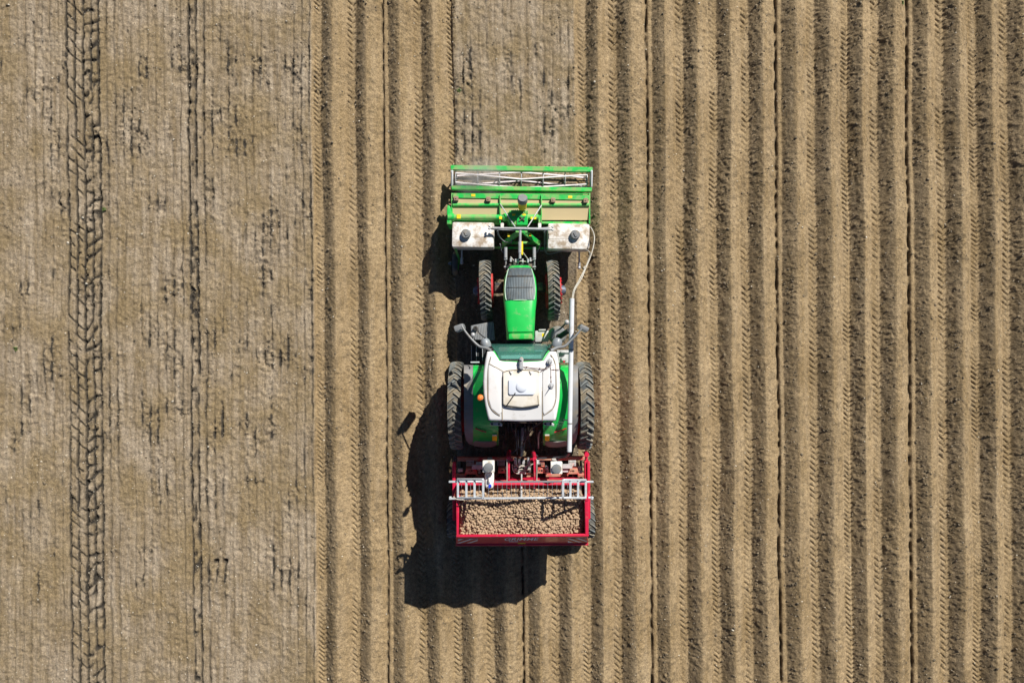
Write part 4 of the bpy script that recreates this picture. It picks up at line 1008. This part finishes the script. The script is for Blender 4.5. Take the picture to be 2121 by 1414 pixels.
# row units: red gear brackets, drive plates, discs
for x, y, w_ in ((445, 460, 160), (820, 455, 100), (1305, 455, 110), (1690, 460, 150)):
    b = MB(FP); h = w_ / 2
    b.pprism('D', [(x - h * .75, y - 48), (x + h * .75, y - 48), (x + h, y + 40), (x + h * .84, y + 46), (x + h * .72, y + 22), (x - h * .72, y + 22), (x - h * .84, y + 46), (x - h, y + 40)], 1.28, 1.0, .012)
    b.pprism('D', [(x - h * .7, y - 110), (x + h * .7, y - 110), (x + h * .7, y - 52), (x - h * .7, y - 52)], 1.05, .9, .01)
    ru = b.build('row_unit', M['dred'], pn)
    b = MB(FP)
    for dx in (-22, 12):
        p = P('D', x + dx, y - 20, 1.29); b.cyl((p.x, p.y, 1.27), (p.x, p.y, 1.295), .012, n=8)
    b.tube([P('D', x, y - 30, 1.3), P('D', x, y + 60, 1.2)], .008, 6); b.build('bolt', M['dark'], ru)
    b = MB(FP)
    for k in range(6): b.tube([P('D', x - 50 + k * 16, y - 150, 1.15), P('D', x - 50 + k * 16, y - 80, 1.2)], .006, 5, smooth=False)
    for k in range(3): b.tube([P('D', x - 55, y - 140 + k * 25, 1.16), P('D', x + 35, y - 140 + k * 25, 1.16)], .005, 5, smooth=False)
    b.build('seed_guard', M['lgrey'], ru)
    b = MB(FP)
    for dx in (-35, 35):
        p = P('D', x + dx, y + 70, .9); b.lathe([(-.03, .02), (.03, .02), (.03, .20), (-.03, .20)], (p.x, p.y, .85), 'X', 24)
    b.build('cup_belt_roller', M['dark'], ru)
    b = MB(FP); p = P('D', x + h + 12, y - 40, 1.25); b.cyl((p.x - .03, p.y, 1.15), (p.x + .03, p.y, 1.15), .05, n=14); p = P('D', x + h + 20, y + 5, 1.2); b.cyl((p.x - .02, p.y, 1.1), (p.x + .03, p.y, 1.1), .035, n=14); b.build('sprocket', M['plategrey'], ru)
b = MB(FP); b.pbox('D', 285, 345, 415, 455, 1.25, 1.15, .01); b.build('motor', M['lgrey'], pn)
for p_ in ([(455, 585, 368, 422), (508, 590, 335, 372)], [(1562, 1682, 360, 412), (1562, 1632, 420, 458)]):
    b = MB(FP)
    for i, (x0, x1, y0, y1) in enumerate(p_): b.pbox('D', x0, x1, y0, y1, 1.40 - .06 * i, 1.34 - .06 * i, .004)
    b.build('applicator_plate', M['plategrey'], pn)
for x0, x1, y0, y1 in ((586, 732, 320, 462), (1418, 1562, 334, 480)):
    b = MB(FP); zt = 2.16; p = P('D', (x0 + x1) / 2, (y0 + y1) / 2, zt); k = FP.S('D', zt)
    b.box((p.x, p.y, 2.09), ((x1 - x0) * k, (y1 - y0) * k, .14), bev=.02); b.box((p.x, p.y - .02, 1.6), (.10, .10, .86), bev=.01); bx = b.build('applicator_box', M['white'], pn)
    b = MB(FP); n_ = 10; b.prism([(p.x + .098 * math.cos(2 * math.pi * (i + .5) / n_), p.y - .01 + .098 * math.sin(2 * math.pi * (i + .5) / n_)) for i in range(n_)], 2.15, 2.20, .01, 2); b.build('lid', M['grey'], bx)
# disc coulters / ridging below, rear ridging board
b = MB(FP)
for x in (330, 560, 730, 930, 1180, 1390, 1590, 1790):
    p = P('D', x, 420, .35); b.lathe([(-.01, .02), (.01, .02), (.004, .30), (-.004, .30)], (p.x, p.y, .32), 'X', 28)
b.build('coulter_disc', M['dark'], pn)
b = MB(FP); b.pbox('D', 300, 1830, 900, 1180, .75, .55, .02); b.build('axle_beam', M['dark'], pn)
for x, o_ in ((212, -1), (1898, 1)):
    p = P('D', x, 1100, .75); make_wheel(pn, (p.x, p.y + .05, .40), .42, .24, .22, 18, o_, lugh=.02, rimmat='rimred', hublen=-.06, flange=())
b = MB(FP)
for k in range(4):
    x = -1.125 + .75 * k
    for sgn in (-1, 1): b.slab([(x + sgn * .10, P('D', 0, 1000, 0).y, .02), (x + sgn * .32, P('D', 0, 1000, 0).y, .30), (x + sgn * .32, P('D', 0, 1230, 0).y, .26), (x + sgn * .14, P('D', 0, 1230, 0).y, .02)], .012)
b.build('ridging_hood', M['dark'], pn)
b = MB(FP); b.pbox('D', 1035, 1078, 1345, 1366, .45, .38, .005); b.tube([P('D', 1056, 1200, .5), P('D', 1056, 1350, .42)], .02, 6); b.build('marker_tine', M['hubblue'], pn)
# hopper
ZR = 2.22
def rim(x, y): return P('D', x, y, ZR)
b = MB(FP)
A0, A1, A2, A3 = rim(282, 790), rim(282, 1232), rim(1858, 1222), rim(1855, 790)
F0, F1 = P('D', 282, 612, 1.90), P('D', 1852, 612, 1.90)
G0, G1 = P('D', 300, 640, 1.15), P('D', 1835, 640, 1.15)
R0, R1 = P('D', 268, 1330, 1.32), P('D', 1868, 1322, 1.32)
b.slab([A1, A2, R1, R0], .02)
b.slab([A0, A1, R0, (R0.x, A0.y, 1.15)], .02); b.slab([A3, A2, R1, (R1.x, A3.y, 1.15)], .02)
b.slab([F0, A0, (A0.x, A0.y, 1.15), (F0.x, F0.y, 1.15)], .02); b.slab([F1, A3, (A3.x, A3.y, 1.15), (F1.x, F1.y, 1.15)], .02)
b.slab([(F0.x, F0.y, 1.15), (F1.x, F1.y, 1.15), (R1.x, R1.y, 1.30), (R0.x, R0.y, 1.30)], .02)
b.slab([F0, F1, (F1.x, F1.y, 1.15), (F0.x, F0.y, 1.15)], .02)
hop = b.build('hopper', M['red'], pn, smooth=False)
b = MB(FP)
b.beam(A0, A1 + Vector((0, -.02, 0)), .055, .06, .012); b.beam(A3, A2 + Vector((0, -.02, 0)), .075, .06, .012); b.beam(A1 + Vector((-.03, -.0, .002)), A2 + Vector((.04, 0, .002)), .05, .06, .012)
b.box(A0 + Vector((.01, .04, 0)), (.09, .12, .10), bev=.015); b.box(A3 + Vector((-.01, .04, 0)), (.09, .12, .10), bev=.015)
b.build('hopper_rim', M['red'], hop)
b = MB(FP); b.beam(R0 + Vector((-.01, -.005, .0)), R1 + Vector((.01, -.005, 0)), .05, .13, .008); b.build('hopper_skirt', M['red'], hop)
def wallpt(u, v, off=.014):
    """u 0..1 along the rear wall, v 0 top .. 1 bottom"""
    a = A1.lerp(A2, u); c = R0.lerp(R1, u); nrm = (A2 - A1).cross(R0 - A1).normalized()
    if nrm.y > 0: nrm = -nrm
    return a.lerp(c, v) + nrm * off
for u0, u1, sg in ((.008, .158, 1), (.85, .995, -1)):
    b = MB(FP); b.slab([wallpt(u0, .30), wallpt(u1, .26), wallpt(u1, .78), wallpt(u0, .82)], .004); wb = b.build('warning_board', M['boardwhite'], hop)
    b = MB(FP)
    for c in (-.35, .15, .65):
        def X(t): return u0 + (u1 - u0) * min(1, max(0, t))
        lo, hi = c, c + .27
        # a band rising towards the outer (sg) side
        for s0 in range(6):
            va, vb = s0 / 6, (s0 + 1) / 6
            def sh2(t, v): return t + (v if sg < 0 else 1 - v) * .65
            q = [X(sh2(lo, va)), X(sh2(hi, va)), X(sh2(hi, vb)), X(sh2(lo, vb))]
            if abs(q[0] - q[1]) < 1e-4 and abs(q[2] - q[3]) < 1e-4: continue
            if abs(q[0] - q[1]) < 1e-4 or abs(q[2] - q[3]) < 1e-4: continue
            f = lambda v: .29 + v * .5
            b.slab([wallpt(q[0], f(va), .019), wallpt(q[1], f(va), .019), wallpt(q[2], f(vb), .019), wallpt(q[3], f(vb), .019)], .004)
    b.build('warning_stripe', M['rimred'], wb)
b = MB(FP); b.slab([wallpt(.468, .84), wallpt(.527, .84), wallpt(.527, .93), wallpt(.468, .93)], .004); b.build('sticker', M['yellow'], hop)
cu = bpy.data.curves.new('lettering', 'FONT'); cu.body = 'GRIMME'; cu.size = 1.0; cu.shear = .25; cu.extrude = .0; cu.align_x = 'CENTER'; cu.align_y = 'CENTER'; cu.offset = .012
tmp = bpy.data.objects.new('tmp', cu); COL.objects.link(tmp); bpy.context.view_layer.update()
tm = bpy.data.meshes.new_from_object(tmp.evaluated_get(bpy.context.evaluated_depsgraph_get())); bpy.data.objects.remove(tmp)
xs2 = [v.co.x for v in tm.vertices]; ys2 = [v.co.y for v in tm.vertices]; x0_, x1_ = min(xs2), max(xs2); y0_, y1_ = min(ys2), max(ys2)
for v in tm.vertices:
    u = .365 + (v.co.x - x0_) / (x1_ - x0_) * .265; t = .18 + (1 - (v.co.y - y0_) / (y1_ - y0_)) * .36; v.co = wallpt(u, t, .013)
tm.materials.clear(); tm.materials.append(M['letter']); tm.name = 'lettering'
lt = bpy.data.objects.new('lettering', tm); COL.objects.link(lt); lt.parent = hop
b = MB(FP); b.slab([wallpt(.40, .60), wallpt(.47, .60), wallpt(.47, .68), wallpt(.40, .68)], .004); b.build('badge', M['boardwhite'], hop)
# walkway rails, guard wires, folded ladders
b = MB(FP); zr = 2.25
b.pbox('D', 175, 1942, 764, 786, zr, zr - .05, .006); b.pbox('D', 178, 205, 758, 792, zr + .012, zr - .06, .004); b.pbox('D', 1912, 1938, 758, 792, zr + .012, zr - .06, .004)
b.build('rail', M['alu'], pn)
b = MB(FP)
b.pbox('D', 172, 610, 562, 586, zr, zr - .05, .006); b.pbox('D', 1555, 1942, 566, 588, zr, zr - .05, .006); b.build('rail', M['alu'], pn)
b = MB(FP); b.pbox('D', 735, 1550, 566, 584, zr - .055, zr - .09, .004); b.build('rail', M['mgrey'], pn)
b = MB(FP)
for x in [330, 440, 545] + [660 + 55.5 * i for i in range(17)] + [1625, 1695, 1785]:
    b.tube([P('D', x, 582, zr - .04), P('D', x, 768, zr - .03)], .0042, 5, smooth=False)
b.build('guard_wire', M['mgrey'], pn)
b = MB(FP)
for x in (232, 1882):
    for y in (776,): p = P('D', x, y, zr); b.cyl((p.x, p.y, 1.3), (p.x, p.y, zr - .05), .02, n=8)
b.build('rail_post', M['dred'], pn)
def ladder(xl, xh, ya, yb, rungs):
    zl, zh = 2.28, 2.74
    def L(x, y): return P('D', x, y, zl + (zh - zl) * (x - xl) / (xh - xl))
    b = MB(FP)
    b.beam(L(xl, ya), L(xh, ya), .035, .05, .005); b.beam(L(xl, yb), L(xh, yb), .035, .05, .005)
    b.beam(L(xh, ya), L(xh, yb), .045, .035, .005)
    ld = b.build('ladder', M['alu'], pn)
    for x in rungs:
        b = MB(FP); b.beam(L(x, ya + 6), L(x, yb - 6), .045, .03, .006); b.build('rung', M['alu'], ld)
    b = MB(FP)
    for x, y in ((xl, ya), (xl, yb)): q = L(x, y); b.tube([q, Vector((q.x, q.y, 2.22))], .014, 6, smooth=False)
    b.tube([L(xh, yb), P('D', xh - (xh - xl) * .35, yb + 4, 2.25)], .011, 6, smooth=False)
    b.build('hinge', M['alu'], ld)
ladder(280, 594, 543, 768, (285, 388, 488)); ladder(1846, 1568, 550, 768, (1846, 1752, 1658))
b = MB(FP); b.tube([P('D', x, y, 2.42) for x, y in ((235, 750), (250, 775), (300, 790), (420, 790), (480, 760), (560, 735), (600, 740))], .009, 6); b.build('cord', M['hose'], pn)

# white canister with a blue cap, strapped on the walkway
cnr = thing('water_canister', FP, 'white plastic canister with a blue cap, standing on the planter walkway', 'canister')
b = MB(FP); b.pprism('D', [(612, 500), (625, 470), (650, 460), (690, 460), (716, 470), (724, 495), (724, 625), (715, 650), (690, 665), (650, 665), (622, 650), (612, 620)], 1.98, 1.74, .05, 4); b.build('canister_body', M['white'], cnr, angle=50)
b = MB(FP); p = P('D', 675, 628, 2.02); b.cyl((p.x, p.y, 1.96), (p.x, p.y, 2.03), .035, n=16); b.build('canister_cap', M['blue'], cnr)
b = MB(FP); b.tube([P('D', 668, 520, 1.97), P('D', 668, 535, 2.03), P('D', 668, 575, 2.03), P('D', 668, 590, 1.97)], .016, 8); b.build('canister_handle', M['white'], cnr)

# ------------------------------------------------------------------ potatoes
M['potato'] = mat('potato_skin', (0.37, 0.262, 0.168), 0.85, var=0.28, scale=9, bump=.25, bscale=60, dust=.3, dustcol=(0.31, 0.24, 0.17))
POT = []
for k in range(6):
    b = bmesh.new(); bmesh.ops.create_icosphere(b, subdivisions=2, radius=1.0)
    s_ = Vector((random.uniform(1.0, 1.35), random.uniform(.85, 1.0), random.uniform(.8, .95))); ph_ = [random.uniform(0, 6) for _ in range(3)]
    for v in b.verts:
        c = v.co.copy(); f = 1 + .07 * math.sin(3 * c.x + ph_[0]) + .06 * math.sin(4 * c.y + ph_[1]) + .05 * math.sin(4 * c.z + ph_[2]); v.co = Vector((c.x * s_.x, c.y * s_.y, c.z * s_.z)) * f
    m_ = bpy.data.meshes.new('potato'); b.to_mesh(m_); b.free(); m_.materials.append(M['potato']); m_.polygons.foreach_set('use_smooth', [True] * len(m_.polygons)); POT.append(m_)
c0, c1_, c2_ = P('D', 302, 1240, 2.12), P('D', 1826, 1240, 2.12), P('D', 302, 645, 2.0)
x_l, x_r, y_b, y_t = c0.x + .03, c1_.x - .03, c0.y + .05, c2_.y
y_mid = P('D', 300, 800, 2.1).y
def heap(x, y):
    z = 2.09 + .04 * math.sin(2.3 * x + 1) + .03 * math.sin(5 * x + 3 * y) + .02 * math.sin(9 * y - 4 * x)
    if y > y_mid: z -= (y - y_mid) * 2.1
    return z
spots = []
pitch = .053
ny = int((y_t - y_b) / (pitch * .9)); nx = int((x_r - x_l) / pitch)
for j in range(ny + 1):
    for i in range(nx + 1):
        x = x_l + (i + (.5 if j % 2 else 0)) * pitch + random.uniform(-.016, .016); y = y_b + j * pitch * .9 + random.uniform(-.016, .016)
        if x > x_r or y > y_t: continue
        r_ = random.choice((random.uniform(.018, .026), random.uniform(.024, .033), random.uniform(.029, .038))); spots.append((x, y, heap(x, y) + random.uniform(-.024, .018), r_))
vis = [s_ for s_ in spots if s_[1] < y_mid - .03]
vis.sort(key=lambda s_: -s_[3]); big = set(vis[:300])
XF = Matrix.Translation(FP.o) @ Matrix.Rotation(FP.rot, 4, 'Z')
small = bmesh.new()
def potmat(s_): return XF @ Matrix.Translation(s_[:3]) @ Matrix.Rotation(random.uniform(0, 6.28), 4, 'Z') @ Matrix.Rotation(random.uniform(-.5, .5), 4, 'X') @ Matrix.Diagonal((s_[3], s_[3], s_[3], 1))
for s_ in spots:
    if s_ in big:
        o = bpy.data.objects.new('potato', random.choice(POT)); COL.objects.link(o); o.matrix_world = potmat(s_)
        tag(o, 'one of the larger dusty brown potatoes on top of the heap in the red hopper', 'potato', 'larger potatoes on top of the hopper heap')
    else:
        n0 = len(small.verts); small.from_mesh(random.choice(POT)); small.verts.ensure_lookup_table(); bmesh.ops.transform(small, matrix=potmat(s_), verts=small.verts[n0:])
for _ in range(900):
    x = random.uniform(x_l, x_r); y = random.uniform(y_b, y_t); s_ = (x, y, heap(x, y) - .045, random.uniform(.026, .036))
    n0 = len(small.verts); small.from_mesh(random.choice(POT)); small.verts.ensure_lookup_table(); bmesh.ops.transform(small, matrix=potmat(s_), verts=small.verts[n0:])
gx = [x_l - .03 + (x_r - x_l + .06) * i / 30 for i in range(31)]; gy = [y_b - .04 + (y_t - y_b + .08) * i / 16 for i in range(17)]
gv = [[small.verts.new(XF @ Vector((x, y, heap(x, y) - .055))) for x in gx] for y in gy]
for a_, c_ in zip(gv[:-1], gv[1:]):
    for i in range(30): small.faces.new((a_[i], a_[i + 1], c_[i + 1], c_[i]))
m_ = bpy.data.meshes.new('potato_heap'); small.to_mesh(m_); small.free(); m_.materials.clear(); m_.materials.append(M['potato']); m_.polygons.foreach_set('use_smooth', [True] * len(m_.polygons))
o = bpy.data.objects.new('potato_heap', m_); COL.objects.link(o); tag(o, 'heap of smaller brown potatoes filling the red hopper', 'potatoes', kind='stuff')

# ------------------------------------------------------------------ dust kicked up by the roller, its pale haze also standing in for sun glint
p = FG.P('A', 570, 300, .7)
b = MB(FG); b.ball((p.x, p.y, .78), (.75, .55, .62), 3)
dm = bpy.data.materials.new('dust'); dm.use_nodes = True; n, l = dm.node_tree.nodes, dm.node_tree.links
n.remove(n["Principled BSDF"]); pv = n.new("ShaderNodeVolumePrincipled"); l.new(pv.outputs[0], n["Material Output"].inputs["Volume"])
pv.inputs["Color"].default_value = (1, .97, .92, 1); pv.inputs["Anisotropy"].default_value = .1
tc = n.new("ShaderNodeTexCoord"); no = n.new("ShaderNodeTexNoise"); no.inputs["Scale"].default_value = 3.0; no.inputs["Detail"].default_value = 3; l.new(tc.outputs["Object"], no.inputs["Vector"])
mp = n.new("ShaderNodeMapping"); mp.inputs["Location"].default_value = (-p.x / .72, -p.y / .52, -.78 / .6); mp.inputs["Scale"].default_value = (1 / .72, 1 / .52, 1 / .6); l.new(tc.outputs["Object"], mp.inputs[0])
ln = n.new("ShaderNodeVectorMath"); ln.operation = 'LENGTH'; l.new(mp.outputs[0], ln.inputs[0])
r1 = n.new("ShaderNodeMapRange"); r1.inputs[1].default_value = 1.0; r1.inputs[2].default_value = 0.1; r1.inputs[3].default_value = 0; r1.inputs[4].default_value = 1; l.new(ln.outputs["Value"], r1.inputs[0])
r2 = n.new("ShaderNodeMapRange"); r2.inputs[1].default_value = .38; r2.inputs[2].default_value = .72; r2.inputs[3].default_value = 0; r2.inputs[4].default_value = 3.0; l.new(no.outputs["Fac"], r2.inputs[0])
mu = n.new("ShaderNodeMath"); mu.operation = 'MULTIPLY'; l.new(r1.outputs[0], mu.inputs[0]); l.new(r2.outputs[0], mu.inputs[1]); l.new(mu.outputs[0], pv.inputs["Density"])
o = b.build('dust_glare_cloud', dm); o.location = FG.o; o.rotation_euler = (0, 0, FG.rot)
tag(o, 'thin pale dust cloud, also standing in for sun glare, over the cage roller of the green tiller', 'dust', kind='stuff')
